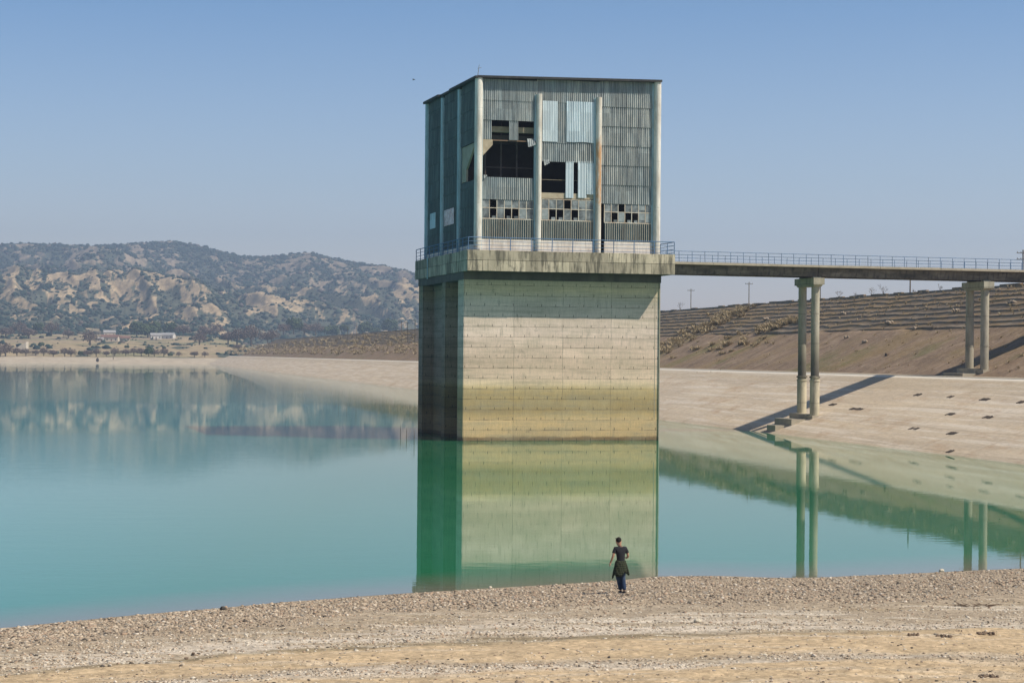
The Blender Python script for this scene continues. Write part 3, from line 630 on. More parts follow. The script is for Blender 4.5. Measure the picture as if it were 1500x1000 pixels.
# ---------------- distant trees, houses, poles ----------------
def tz(px, Y):
    a = np.array([[float(px)]]); y = np.array([[float(Y)]]); x = (a-750)/F*y; z = terrain(a, x, y)[0][0, 0]; return float(x[0, 0]), float(z)
M['bark'] = pm('bark', (.10,.08,.065), (.15,.12,.10), 2); 
def crown_mat(name, cs):
    m = NM(name, .95, .1); geo = m.n.new('ShaderNodeNewGeometry'); return m.out(m.ramp(geo.outputs['Random Per Island'], ((0, cs[0]), (.6, cs[1]), (1, cs[2]))))
M['cr_green'] = crown_mat('evergreen_leaves', ((.03,.05,.02), (.055,.075,.035), (.09,.11,.05)))
M['cr_bare'] = crown_mat('bare_twigs', ((.10,.075,.065), (.16,.12,.10), (.22,.17,.14)))
def tree_proto(kind, wid, hei, seed):
    r = np.random.RandomState(seed); e0 = empty('tree')
    n = 420; th = r.rand(n)*6.283; ct = r.rand(n)*1.7-.7; rr = (.35+.65*r.rand(n)**.5)*(1+.25*np.sin(3*th+seed)); st = np.sqrt(np.clip(1-ct**2, 0, 1))
    zc = hei*.6; P = np.stack([np.cos(th)*st*rr*wid/2, np.sin(th)*st*rr*wid/2, zc+ct*rr*hei*.40], -1)
    s = .28+.38*r.rand(n) if kind == 'green' else .12+.22*r.rand(n); S = np.stack([s*1.2, s, s*.75], -1)
    V, Fc = clumps(P, S, .5, seed); mesh_np('crown', V, Fc, M['cr_green' if kind == 'green' else 'cr_bare'], e0)
    b = MB(); b.tube((0,0,-.4), (.1,.05,hei*.4), wid*.05, wid*.035, 7)
    for i in range(9):
        a = i*2.4; b.tube((.1,.05,hei*(.22+.025*i)), (math.cos(a)*wid*.33, math.sin(a)*wid*.33, hei*(.5+.05*i)), wid*.02, wid*.006, 5)
    b.build('trunk', M['bark'], e0); return e0
ORD = ['first','second','third','fourth','fifth','sixth','seventh','eighth','ninth','tenth','eleventh','twelfth','thirteenth','fourteenth','fifteenth','sixteenth','seventeenth','eighteenth','nineteenth','twentieth']
ORD += ['twenty-'+x for x in ORD[:9]]+['thirtieth']+['thirty-'+x for x in ORD[:9]]+['fortieth']
protos = {'bare': [tree_proto('bare', 7, 5.2, 1), tree_proto('bare', 8, 6.5, 2)], 'green': [tree_proto('green', 6, 5, 3), tree_proto('green', 7, 7, 4)]}
used = set()
def plant_row(items, lab, grp, cat):
    items = sorted(items, key=lambda t: t[0])
    for i, (px, Y, kind, s) in enumerate(items):
        p = protos[kind][i % 2]
        t = p if p.name not in used else copy_tree(p); used.add(p.name)
        x, z = tz(px, Y); t.location = (x, Y, z-.1); t.rotation_euler = (0, 0, i*1.3); t.scale = (s, s, s)
        tag(t, lab % ORD[i], cat, grp)
row1 = [(0,1440,'bare',1.5),(8,1450,'bare',1.5),(25,1460,'bare',1.2),(38,1462,'bare',.9),(52,1470,'bare',.9),(64,1468,'bare',1.0),(78,1462,'bare',1.0),(95,1470,'bare',1.0),(104,1468,'bare',1.1),(118,1475,'green',.6),(128,1468,'bare',1.0),(141,1470,'bare',1.0),
        (156,1475,'bare',.8),(168,1470,'bare',1.0),(184,1468,'bare',1.0),(196,1472,'bare',.9),(207,1468,'bare',1.2),(218,1462,'green',1.0),(226,1466,'bare',1.1),(240,1470,'bare',1.0),(249,1475,'green',.6),(262,1480,'bare',.6),(285,1475,'bare',.9),(300,1480,'bare',.7)]
plant_row(row1, '%s from the left in the row of low bushes along the far shore', 'bushes along the far shore', 'bush')
row2 = [(60,1640,'green',.8),(132,1700,'bare',2.0),(186,1600,'green',.6),(292,1720,'bare',1.7),(42,1850,'bare',2.0),(75,1960,'bare',2.2),(100,1900,'bare',1.6),(57,2080,'green',1.6),(8,1900,'bare',2.0),(28,1980,'bare',2.2),(200,1990,'green',2.2),(216,1960,'green',2.6),(225,2000,'green',2.2),
        (250,2030,'green',2.0),(268,2020,'bare',2.2),(300,1940,'bare',2.4),(318,2000,'bare',2.0),(334,1780,'bare',2.1),(347,1770,'bare',2.2),(368,1760,'bare',2.6),(392,1830,'bare',2.0),(398,1800,'bare',1.8),(240,1620,'green',.5),(348,1600,'bare',1.2)]
plant_row(row2, '%s from the left among the scattered field trees below the hills', 'scattered trees in the fields', 'tree')
row3 = [(415,2050,'bare',2.2),(430,2060,'green',2.4),(446,2100,'bare',2.4),(462,2060,'bare',2.0),(475,2150,'green',1.6),(487,2200,'green',2.0),(505,2260,'green',1.7),(533,2200,'green',2.2),(550,2250,'green',1.8),(571,2320,'green',2.6),(592,2300,'green',1.8)]
plant_row(row3, '%s from the left among the trees showing just above the far dam crest', 'trees beyond the far dam crest', 'tree')
# bare trees beyond the near crest
def crest_pt(px, back=3.0):
    r = ray(px, 450); u_t = k1+PC+back; k = (u_t+(O0[0]*DM.c+O0[1]*DM.s))/(r[0]*DM.c+r[1]*DM.s); return r[0]*k, k
def bare_tree(px, hpx, label):
    x, y = crest_pt(px, 5); h = hpx/F*y; r = random.Random(px); e0 = empty('bare_tree', (x, y, ZC), 0, label, 'tree', 'bare saplings beyond the dam crest')
    b = MB(); b.tube((0,0,-.5), (.05*h,0,h*.40), .03+h*.008, .015+h*.005, 6); b.build('trunk', M['bark'], e0); b = MB()
    def br(p, d, L, rr, dep):
        q = p+d*L; b.tube(p, q, rr, rr*.6, 5)
        if dep:
            for _ in range(3):
                dd = (d+Vector((r.uniform(-.8,.8), r.uniform(-.8,.8), r.uniform(-.1,.5)))).normalized(); br(q, dd, L*.68, rr*.6, dep-1)
    for _ in range(5): br(Vector((.05*h*r.random(),0,h*r.uniform(.15,.40))), Vector((r.uniform(-.6,.6), r.uniform(-.6,.6), 1)).normalized(), h*r.uniform(.16,.24), .012+h*.0035, 3)
    b.build('crown', M['bark'], e0)
for px, h, l in ((996,20,'small bare tree on the dam crest just right of the tower'),(1130,7,'tiny bare bush on the crest between two utility poles'),(1228,22,'bare sapling right of the first bridge pier on the skyline'),(1253,14,'small bare sapling on the skyline between the bridge piers'),(1276,20,'bare sapling under the middle of the bridge span'),(1293,26,'tallest bare sapling on the skyline under the bridge'),(1337,13,'bare sapling beside the pole under the bridge'),(1376,18,'bare sapling just left of the second pier on the skyline')):
    bare_tree(px, h, l)
def pole(px, ytop, label, arms=1, back=30., grp='utility poles beyond the dam', name='utility_pole', zb=8.0, rad=.13):
    x, y = crest_pt(px, back); zt_ = at(px, ytop, y)[2]
    e0 = empty(name, (x, y, zb), 0, label, 'pole', grp); h = zt_-zb
    b = MB(); b.tube((0,0,-1), (0,0,h), rad, rad*.7, 8); b.build('shaft', M['wood'], e0)
    if arms:
        b = MB()
        for i in range(arms): b.box(-.9, .9, -.06, .06, h-.5-i*.9, h-.38-i*.9)
        for i in range(arms):
            for s in (-.8, -.3, .3, .8): b.lathe((s, 0), [(.05, h-.38-i*.9), (.06, h-.28-i*.9), (.02, h-.2-i*.9)], 6)
        b.build('crossarm', M['steel'], e0)
pole(1012, 423, 'distant wooden utility pole nearest the tower on its right'); pole(1097, 413, 'utility pole standing alone midway between the tower and first pier')
pole(1201.5, 412, 'thin pole peeking out just right of the first bridge pier', 1); pole(1333, 402, 'dark pole rising behind the bridge span between the piers', 0, 5., zb=15.); pole(1498, 366, 'utility pole at the right edge of the picture behind the bridge railing', 2, 12., zb=14.)
def far_pole(px, yb, yt, label, Y, rad=.1):
    x, y, z = at(px, yb, Y); zt_ = at(px, yt, Y)[2]; e0 = empty('lamp_post', (x, y, z-3), 0, label, 'pole', 'slim poles along the far dam crest'); h = zt_-z+3
    b = MB(); b.tube((0,0,0), (0,0,h), rad, rad*.7, 6); b.build('shaft', M['wood'], e0); b = MB(); b.box(-.9, .2, -.1, .1, h-.15, h+.05); b.build('arm', M['steel'], e0)
for i, (px, yb, yt, Y) in enumerate(((497,489,479,900),(509,488,478,820),(522.5,487,477,760),(588,484,470,500),(597,484,472,480),(608,483,469,450),(444,496,484,1200))):
    far_pole(px, yb, yt, 'thin pole standing on the far dam crest, %s from the left' % ORD[[1,2,3,4,5,6,0][i]], Y, .10)
x, z = tz(519, 2150); e0 = empty('lattice_pylon', (x, 2150, z), 0, 'grey pylon standing among trees beyond the far dam crest', 'pylon'); b = MB()
for sx, sy in ((-1,-1),(1,-1),(1,1),(-1,1)): b.tube((sx*1.5, sy*1.5, 0), (sx*.3, sy*.3, 21), .3, .2, 5)
for k in range(6): zz = k*3.4; s = 1.5-k*.2; b.tube((-s,-s,zz), (s,-s,zz+3.2), .14, n=4); b.tube((s,-s,zz), (-s,-s,zz+3.2), .14, n=4)
b.build('frame', M['steel'], e0); b = MB(); b.box(-4, 4, -.2, .2, 18, 18.4); b.build('crossarm', M['steel'], e0)
M['wall_cream'] = pm('cream_render', (.62,.56,.45), (.5,.44,.36), .5); M['wall_white'] = pm('white_render', (.66,.64,.6), (.55,.52,.48), .5)
M['roof_red'] = pm('rusty_roof', (.22,.12,.09), (.16,.09,.07), .6); M['roof_grey'] = pm('grey_roof', (.38,.37,.36), (.28,.27,.27), .6)
def house(px, py_base, Y, w, d, h, wall, roof, label, rot=0):
    x, z = tz(px, Y); z -= .5; w, d, h = w*.75, d*.8, h*.8
    e0 = empty('house', (x, Y, z), rot, label, 'house', 'small houses at the foot of the hills'); b = MB(); b.box(-w/2, w/2, -d/2, d/2, 0, h); b.prism([(-d/2, h), (d/2, h), (0, h+d*.28)], -w/2, w/2, 'x'); b.build('wall', wall, e0)
    b = MB(); t = .25
    for s in (-1, 1): b.prism([(s*(d/2+.5), h-.2), (0, h+d*.28+.1), (0, h+d*.28+.4), (s*(d/2+.5), h+.1)][::s], -w/2-.5, w/2+.5, 'x')
    b.build('roof', roof, e0); n = max(2, int(w/3.5))
    for i in range(n):
        u = -w/2+w*(i+.5)/n
        if i == n//2: b = MB(); b.box(u-.55, u+.55, -d/2-.06, -d/2+.02, 0, 2.2); b.build('door', M['roof_red'], e0)
        else: b = MB(); b.box(u-.6, u+.6, -d/2-.06, -d/2+.02, 1.0, 2.3); b.build('window', M['dark_in'], e0)
for a in ((161,480,1830,22,9,5,M['wall_cream'],M['roof_red'],'long cream house with a rusty roof below the hills'),(182,480,1840,14,8,4,M['wall_cream'],M['roof_red'],'smaller cream house beside the long rusty-roofed one',.2),(147,480,1820,7,5,3.5,M['wall_white'],M['roof_grey'],'little pale shed left of the long cream house'),
          (160,470,1990,16,9,5,M['wall_cream'],M['roof_grey'],'cream house with grey roof uphill behind the long one',.3),(228,476,1930,14,8,5,M['wall_white'],M['roof_grey'],'leftmost white house of the pair right of the cream houses',.3),(246,477,1935,18,9,5,M['wall_white'],M['roof_grey'],'wide white house right of its smaller white neighbour',-.2)): house(*a)
x, z = tz(30, 1560); e0 = empty('concrete_ramp', (x, 1560, z-1), 0, 'pale yellow wedge shaped concrete ramp on the far shore', 'ramp'); b = MB(); b.prism([(-9,0),(5.5,0),(5.5,9)], -4, 4); b.build('ramp_body', M['wall_cream'], e0)
x, z = tz(143, 1340); b = MB(); b.lathe((0,0), [(.5,0),(1.0,.5),(1.1,1.6),(.6,2.6),(.2,3.0)], 10); o = b.build('mooring_buoy', M['rock_dark'], None, True); o.location = (x, 1340, z); tag(o, 'small dark buoy on the pale far shore flat', 'buoy')
x, z = tz(166, 1400); b = MB(); b.tube((0,0,-.5),(0,0,5),.3,.2,6); b.tube((0,0,3.5),(1.8,0,4.6),.2,.1,5); b.tube((0,0,3.2),(-1.6,0,4.4),.2,.1,5); o = b.build('dead_stump', M['bark']); o.location = (x, 1400, z); tag(o, 'forked dead stump on the sand of the far shore', 'stump')

# dry grass and stones on the dam slope
M['dry'] = crown_mat('dry_grass_blades', ((.26,.20,.12), (.38,.30,.19), (.50,.42,.28)))
GV, GF = [], []
def tuft(x, y, z, s, n=26):
    s *= .85
    for _ in range(int(n*1.6)):
        a = R.uniform(0, 6.283); rr = R.uniform(0, .35)*s; l = s*R.uniform(.5, 1.1); w = .07*s+.02; lean = R.uniform(.2, 1.1)*l
        bx, by = x+math.cos(a)*rr, y+math.sin(a)*rr; p = len(GV); ca, sa = math.cos(a+1.57)*w, math.sin(a+1.57)*w
        GV.extend([(bx-ca, by-sa, z-.1), (bx+ca, by+sa, z-.1), (bx+math.cos(a)*lean, by+math.sin(a)*lean, z+l*.8)]); GF.append((p, p+1, p+2))
def on_dam(px, py):
    x, y, z = on_dam0(px, py); u = DM.l(x, y)[0]; return x, y, z+(.22 if u > us else 0)
def on_dam0(px, py):
    r = ray(px, py); k = 60.
    while k < 2500 and CH+r[2]*k > dam_z(r[0]*k, k): k += 3.
    lo_, hi_ = k-3., k
    for _ in range(24):
        k = (lo_+hi_)/2
        if CH+r[2]*k > dam_z(r[0]*k, k): lo_ = k
        else: hi_ = k
    return r[0]*k, k, dam_z(r[0]*k, k)
for _ in range(260):
    t = R.random(); tuft(*on_dam(965+130*t+R.gauss(0, 7), 514-62*t+R.gauss(0, 3.5)), R.uniform(.5, 1.2))
for _ in range(110):
    t = R.random(); tuft(*on_dam(1110+70*t+R.gauss(0, 6), 486-18*t+R.gauss(0, 2)), R.uniform(.5, 1.1))
for px, py, s in ((1018,512,1.3),(1043,505,1.2),(1068,496,1.0),(1065,505,1.5),(1088,505,1.5),(1090,497,1.1),(1057,518,.9),(1130,503,.8),(1085,490,.9),(1108,506,.8),(987,524,.7),(1116,496,.8),(1041,513,.9),(1056,511,1.0),(1072,515,.7)):
    for _ in range(4): tuft(*on_dam(px+R.gauss(0, 3), py+R.gauss(0, .8)), s*.8)
for _ in range(160): tuft(*on_dam(R.uniform(970, 1500), R.uniform(455, 545)), R.uniform(.15, .45), 12)
for _ in range(420):
    px = R.uniform(970, 1500); yc = np.interp(px, [970, 1500], [460, 418]); tuft(*on_dam(px, yc+abs(R.gauss(0, 22))), R.uniform(.12, .42), 9)
for _ in range(700):
    px = R.uniform(330, 612); tuft(*on_dam(px, 519-R.random()*(519-np.interp(px, [330, 440, 612], [512, 500, 487]))), R.uniform(.5, 1.6)*(1.0+(612-px)/300), 16)
o = mesh_np('dry_grass', GV, GF, M['dry']); tag(o, 'pale dry grass tufts rooted in the brown dam slope', 'grass', kind='stuff')
for i, (px, py, w, lab) in enumerate(((1303,476,15,'pale broken stone slab on the terraces below the mid span'),(1267,502,14,'fallen stone block on the brown slope between the piers'),(1240,495,8,'small stone on the brown slope right of the first pier'),(1300,521,9,'small dark-edged stone low on the brown slope'),(1338,483,12,'pale stone just under the lowest terrace'),(1400,458,10,'pale stone on the terraces left of the second pier'),(1478,447,22,'long pinkish rubble pile on the terraces at far right'),(1123,470,13,'pale stone on the terraces left of the first pier'),(1235,462,9,'small pale stone on the terrace right of the first pier'))):
    x, y, z = on_dam(px, py); hw = w/F*y/2; n = 5; Pp = np.array([(R.uniform(-hw*.6, hw*.6), R.uniform(-.4, .4), R.uniform(0, .15)) for _ in range(n)]); Ss = np.array([(hw*.5, hw*.35, .22+hw*.08)]*n)
    V_, F_ = clumps(Pp, Ss, .3, 40+i); o = mesh_np('stone', V_, F_, M['slab' if i != 3 else 'rock_brown']); o.location = (x, y, z+.05); tag(o, lab, 'stone', 'loose stones on the dam')

# ---------------- beach ----------------
sh = [(-160,940),(0,920),(100,909.5),(200,900),(330,889),(420,881),(500,875),(600,868),(650,865),(800,856),(900,850),(945,845),(965,843.5),(1050,843),(1130,845.5),(1200,845),(1300,841),(1400,836),(1500,832),(1700,822)]
SH = np.array([ground(*p) for p in sh]); print('shore', SH[1], SH[-2])
def Ys(X):
    X = np.asarray(X, float); y = np.interp(X, SH[:, 0], SH[:, 1])
    y = np.where(X < SH[0, 0], np.maximum(SH[0, 1]+(X-SH[0, 0])*.55, 34), y); return np.where(X > SH[-1, 0], np.minimum(SH[-1, 1]+(X-SH[-1, 0])*.9, 130), y)
def beach_z(X, Y):
    d = (Ys(X)-Y)*.93
    z = np.where(d < 0, .07*d, .028*d+.05*sstep(0, .7, d)+.10*sstep(3, 6, d)*(1-sstep(7, 11, d))*.5)
    z = np.maximum(z, -3.2)
    inl = sstep(0, 2, d); w = fbm(X*.25, d*.8, 4, 3)-.5
    z = z+inl*w*.14+inl*(fbm(X*1.6, Y*1.6, 3, 4)-.5)*.05
    z = z+sstep(-.2, .4, d)*(fbm(X*.9, Y*.9, 2, 14)-.5)*.03
    # low furrowed mounds bottom right
    mnd = sstep(5, 9, X)*sstep(47, 43, Y); z = z+mnd*(.16*fbm(X*.7, Y*.9, 3, 9, True)-.05)
    bank = sstep(31, 4, Y); return z*(1-bank)+bank*6.1+0*d
xs = np.concatenate([np.arange(-120, -24, 3), np.arange(-24, 28, .11), np.arange(28, 90, 3)]); ys_ = np.concatenate([np.arange(-30, 34, 2.0), np.arange(34, 80, .11), np.arange(80, 150, 2.5)])
BX, BY = np.meshgrid(xs, ys_); BZ = beach_z(BX, BY); BD = (Ys(BX)-BY)*.93
# across-shore bands: coarse gravel, shell line, sand, grit line
LA = np.array([ground(x, y, .35) for x, y in ((-160,998),(0,984),(250,965),(500,946),(750,940),(1000,935),(1300,931),(1500,926),(1700,920))])
LC = np.array([ground(x, y, .55) for x, y in ((-160,1040),(0,1030),(250,1010),(500,992),(750,984),(1000,985),(1100,979),(1500,973),(1700,968))])
def band(X, Y):
    ys, ya, yc = Ys(X), np.interp(X, LA[:, 0], LA[:, 1]), np.interp(X, LC[:, 0], LC[:, 1]); d = ys-Y
    Yn = Y+1.3*(fbm(X*.16, Y*.5, 3, 70)-.5)*2*sstep(1, 5, d)
    return np.where(Yn > ya, (ys-Yn)/(ys-ya), 1+(ya-Yn)/(ya-yc))
kx = [-2, 0, .42, .60, .64, .72, .84, .90, .97, 1.02, 1.07, 1.14, 1.72, 1.82, 1.95, 2.05, 2.6, 2.8, 3.1]
kk_ = ['g','g','g','m','m','m','w','w','w','d','d','s','s','m','w','s','s','m','s']; kr = ['g','g','g','m','m','m','m','m','w','d','s','s','s','m','m','s','s','m','s']
pal = {'g': (.30,.24,.175), 'm': (.335,.27,.195), 's': (.46,.345,.215), 'w': (.50,.43,.345), 'd': (.24,.19,.12)}
rf = lambda X: sstep(4, 12, X)
bb = band(BX, BY); kc = np.array([pal[k] for k in kk_]); kc2 = np.array([pal[k] for k in kr]); rightm = rf(BX)[..., None]
bc = np.stack([np.interp(bb, kx, kc[:, i]) for i in range(3)], -1)*(1-rightm)+np.stack([np.interp(bb, kx, kc2[:, i]) for i in range(3)], -1)*rightm
bs = fbm(BX*.35, BY*2.2, 4, 77); mz = sstep(.5, .7, bb)*(1-.6*sstep(1.05, 1.15, bb)); ww = (sstep(.56, .66, bs)*.6*mz)[..., None]; bc = bc*(1-ww)+np.array([.56,.50,.41])*ww
bs2 = fbm(BX*.25, BY*1.9, 4, 87); ww = (sstep(.54, .68, bs2)*.6*mz)[..., None]; bc = bc*(1-ww)+np.array([.30,.235,.15])*ww
wet = (sstep(.35, -.1, BD))[..., None]; bc = bc*(1-wet*.5)
def beach_mat():
    m = NM('beach_sand_and_grit', .95, .15); c = m.mix(1.0, m.attr('Col'), m.ramp(m.noise(2.0, (1,1,1), 8, .75), ((.3, .72), (.68, 1.25))), 'MULTIPLY')
    v = m.n.new('ShaderNodeTexVoronoi'); v.inputs['Scale'].default_value = 9; m.link(m.P, v.inputs['Vector'])
    c = m.mix(.55, c, m.mix(1.0, c, m.ramp(v.outputs['Color'], ((.1, .55), (.5, 1.0), (.9, 1.45))), 'MULTIPLY'))
    m.bump(m.noise(7, (1,1,1), 6, .75), .9, .05); return m.out(c)
M['beach'] = beach_mat(); nr2, nc2 = BX.shape; idx = np.arange(nr2*nc2).reshape(nr2, nc2)
Fq = np.stack([idx[:-1, :-1], idx[:-1, 1:], idx[1:, 1:], idx[1:, :-1]], -1).reshape(-1, 4)
o = mesh_np('beach', np.stack([BX, BY, BZ], -1).reshape(-1, 3), Fq, M['beach'], None, True, bc.reshape(-1, 3)); tag(o, kind='structure')
# gravel stones
N = 330000; px_ = NR.rand(N)*1560-30; yb = np.interp(px_, [p[0] for p in sh], [p[1] for p in sh]); t = NR.rand(N); py_ = yb+1+(1012-yb)*t
du_, dv_ = (px_-750)*CR+(py_-HY)*SR, -(px_-750)*SR+(py_-HY)*CR
k = CH*F/dv_
for _ in range(6): k = (CH-beach_z(du_/F*k, k))*F/dv_
gxp, gyp = du_/F*k, k; gd = (Ys(gxp)-gyp)*.93; gb = band(gxp, gyp)
dmap = {'g': 1.0, 'm': .26, 's': .03, 'w': .34, 'd': .10}; rr_ = rf(gxp)
de = np.interp(gb, kx, [dmap[q] for q in kk_])*(1-rr_)+np.interp(gb, kx, [dmap[q] for q in kr])*rr_
de = de*(.35+1.1*sstep(.3, .65, fbm(gxp*.8, gyp*2.5, 4, 55)))
de = np.maximum(de, .28*sstep(.57, .66, fbm(gxp*.35, gyp*2.2, 4, 77))*np.where(gb > 1.1, .35, 1))
sel = (NR.rand(N) < de*.6) & (gd > -.15); gxp, gyp, gd, gb = gxp[sel], gyp[sel], gd[sel], gb[sel]; n = len(gxp); print('gravel', n)
big = NR.rand(n)**5; sz = np.where(gb < .55, .016+.042*big, .010+.036*big); S = np.stack([sz*(1+.6*NR.rand(n)), sz*(1+.4*NR.rand(n)), sz*(.5+.4*NR.rand(n))], -1)
P = np.stack([gxp, gyp, beach_z(gxp, gyp)+sz*.08], -1); V_, F_ = clumps(P, S, .3, 9)
base = np.array([(.40,.32,.235),(.33,.26,.19),(.47,.39,.295),(.27,.21,.15),(.36,.255,.18),(.26,.235,.20),(.58,.51,.42),(.09,.075,.06)])
ci = NR.choice(8, n, p=[.22,.2,.13,.14,.1,.07,.04,.10]); cc = base[ci]*(.85+.3*NR.rand(n, 1)); far_w = (gb > .6)[:, None]; cc = np.where(far_w & (NR.rand(n, 1) < .22), np.array([[.54,.48,.39]]), cc)
def gravel_mat():
    m = NM('gravel_stones', .9, .2); return m.out(m.mix(1.0, m.attr('Col'), m.ramp(m.noise(30, (1,1,1), 2), ((.3, .8), (.7, 1.15))), 'MULTIPLY'))
M['gravel'] = gravel_mat(); o = mesh_np('gravel', V_, F_, M['gravel'], None, False, np.repeat(cc, 12, 0)); tag(o, 'loose beige gravel and pale pebbles along the lake shore', 'gravel', kind='stuff')
def bground(px, py):
    du, dv = (px-750)*CR+(py-HY)*SR, -(px-750)*SR+(py-HY)*CR; k = CH*F/dv
    for _ in range(8): k = (CH-float(beach_z(np.array(du/F*k), np.array(k))))*F/dv
    return du/F*k, k, float(beach_z(np.array(du/F*k), np.array(k)))
def rock(px, py, w, h, m, label, cat='rock', name='rock', n=1, seed=0, grp=None):
    x, y, z = bground(px, py); r = np.random.RandomState(seed); s = w/F*y/2
    if n == 1: Pp = np.zeros((1, 3))
    else: n *= 3; Pp = np.stack([(r.rand(n)-.5)*2.0*s, (r.rand(n)-.5)*1.4*s, r.rand(n)*h*.2-h*.3], -1)
    q = 1 if n == 1 else .28
    V, Fc = clumps(Pp, np.array([[s*q*(.5+.8*r.rand()), s*q*(.5+.5*r.rand()), h*(.35+.7*r.rand()**2)] for _ in range(n)]) if n > 1 else np.array([[s, s*.8, h]]), .22, seed)
    o = mesh_np(name, V, Fc, m)
    md = o.modifiers.new('s', 'SUBSURF'); md.subdivision_type = 'SIMPLE'; md.levels = md.render_levels = 2
    tx = bpy.data.textures.new('rockn', 'CLOUDS'); tx.noise_scale = max(.02, s*.5); dm = o.modifiers.new('d', 'DISPLACE'); dm.texture = tx; dm.strength = h*.35; dm.mid_level = .5
    o.location = (x, y, z+h*.35); tag(o, label, cat, grp)
rock(1022, 911, 15, .085, M['rock_pale'], 'pale tan rock lying alone on the grey gravel below the person', seed=3)
rock(327, 892.5, 11, .09, M['rock_dark'], 'small black rock at the water edge on the left', seed=4)
rock(1338, 930, 17, .07, M['rock_brown'], 'leftmost dark clod on the sand at lower right', 'clod', 'clod', 5, 5, 'dark clods on the sand'); rock(1383, 932, 22, .07, M['rock_brown'], 'middle dark clod on the sand, right of its smaller neighbour', 'clod', 'clod', 6, 6, 'dark clods on the sand')
rock(1443, 928, 22, .08, M['rock_brown'], 'long dark clod on the sand near the right edge', 'clod', 'clod', 6, 7, 'dark clods on the sand'); rock(1405, 924, 9, .04, M['rock_brown'], 'small dark clod between the middle and long clods', 'clod', 'clod', 3, 8, 'dark clods on the sand')
rock(1336, 949, 5, .03, M['rock_dark'], 'tiny dark stone on the tan sand under the clods', seed=9); rock(1219, 949, 6, .03, M['rock_pale'], 'left one of two white pebbles on the tan sand', 'pebble', 'pebble', 1, 10); rock(1229, 948.5, 6, .03, M['rock_pale'], 'right one of two white pebbles on the tan sand', 'pebble', 'pebble', 1, 11)
rock(1121, 959, 8, .03, M['rock_pale'], 'flat white pebble alone on the tan sand', 'pebble', 'pebble', 1, 12); rock(1448, 991, 26, .06, M['rock_brown'], 'ragged brown clod at the bottom right corner', 'clod', 'clod', 6, 13); rock(1379, 836.5, 10, .08, M['rock_pale'], 'pale rock on the right skyline of the beach by the water', seed=14)
rock(718, 861, 7, .06, M['rock_pale'], 'pale rock at the water edge inside the tower reflection', seed=15); rock(187, 957, 9, .06, M['rock_pale'], 'pale boulder in the gravel on the left', seed=16); rock(283, 957, 8, .05, M['rock_brown'], 'brown stone in the gravel on the left', seed=17); rock(150, 976, 10, .03, M['rock_dark'], 'flat dark stone on the white shell line at lower left', seed=18)
rock(583, 971, 6, .03, M['rock_brown'], 'small rust-brown stone on the sand at bottom centre', seed=19); rock(892, 963, 5, .04, M['rock_dark'], 'small dark stone on the sand below the person', seed=20); rock(273, 965, 9, .05, M['rock_brown'], 'brown stone just below the other brown stone on the left', seed=21); rock(708, 993, 22, .02, M['rock_brown'], 'thin dark driftwood piece at the bottom centre', 'driftwood', 'driftwood', 3, 22)
x, y, z = bground(1428, 888); b = MB()
for i in range(26):
    a = R.uniform(-.35, .35)+(math.pi if R.random() < .5 else 0); cx_ = R.uniform(-.45, .45); l = R.uniform(.15, .4); b.tube((cx_, R.uniform(-.2,.2), R.uniform(0,.05)), (cx_+math.cos(a)*l, math.sin(a)*l*.7, R.uniform(.02,.14)), .012, .006, 5)
o = b.build('twig_pile', M['rock_brown']); o.location = (x, y, z); tag(o, 'dark reddish heap of dry twigs on the gravel at right', 'twigs')

# ---------------- water ----------------
wx_ = np.concatenate([np.linspace(-3800, -80, 20), np.arange(-76, 80, 1.0), np.linspace(84, 3800, 20)]); off = np.array([-14,-3,-1.5,-.5,0,.5,1,1.5,2,3,4,5,6,8,10,13,17,22,30,45,70,120,300,700,1450])
WX, WO = np.meshgrid(wx_, off); WY = np.minimum(Ys(WX)+WO, 1500); sha = np.clip(1-WO/7.0, 0, 1)
def water_mat():
    m = NM('lake_water', .012, .62); m.b.inputs['IOR'].default_value = 1.333
    shal = m.attr('shallow', True)
    left = m.ramp(m.math('DIVIDE', m.math('ADD', m.sep()[0], 60), 80.0), ((.30, 1), (.62, 0)))
    deep = m.mix(m.ramp(m.noise(.010, (1,1,1), 3, .5), ((.35, 0), (.65, 1))), (.012,.155,.066), (.016,.17,.078))
    deep = m.mix(left, deep, (.022,.26,.262))
    c = m.mix(m.ramp(m.math('ADD', shal, m.math('MULTIPLY', m.math('SUBTRACT', m.noise(.5, (.3,1,1), 4), .5), .25)), ((.15, 0), (.95, .85))), deep, (.17,.15,.11))
    X, Y, Z = m.sep()
    w1 = m.noise(2.6, (.55,1.0,1), 3, .5); w2 = m.noise(.5, (.6,1.1,1), 3, .5, (4,4,0))
    rip = m.math('MULTIPLY', m.ramp(m.math('DIVIDE', m.math('ADD', Y, m.math('MULTIPLY', m.math('SUBTRACT', m.noise(.03, (1,.3,1), 3), .5), 40)), 500.0), ((.0, 0), (.14, .30), (.34, .5), (.38, .0), (.57, .0), (.63, .28), (1, .4))), left)
    patch = m.ramp(m.noise(.02, (.25,1,1), 3, .6, (7,3,0)), ((.42, 0), (.66, 1)))
    amp = m.math('ADD', m.math('ADD', .05, m.math('MULTIPLY', rip, .75)), m.math('MULTIPLY', patch, .06))
    h = m.math('ADD', m.math('MULTIPLY', w1, .014), m.math('MULTIPLY', w2, .022)); h = m.math('MULTIPLY', h, amp)
    bp = m.n.new('ShaderNodeBump'); bp.inputs['Strength'].default_value = 1.0; bp.inputs['Distance'].default_value = 1.0; m.link(h, bp.inputs['Height']); m.link(bp.outputs[0], m.b.inputs['Normal'])
    return m.out(c)
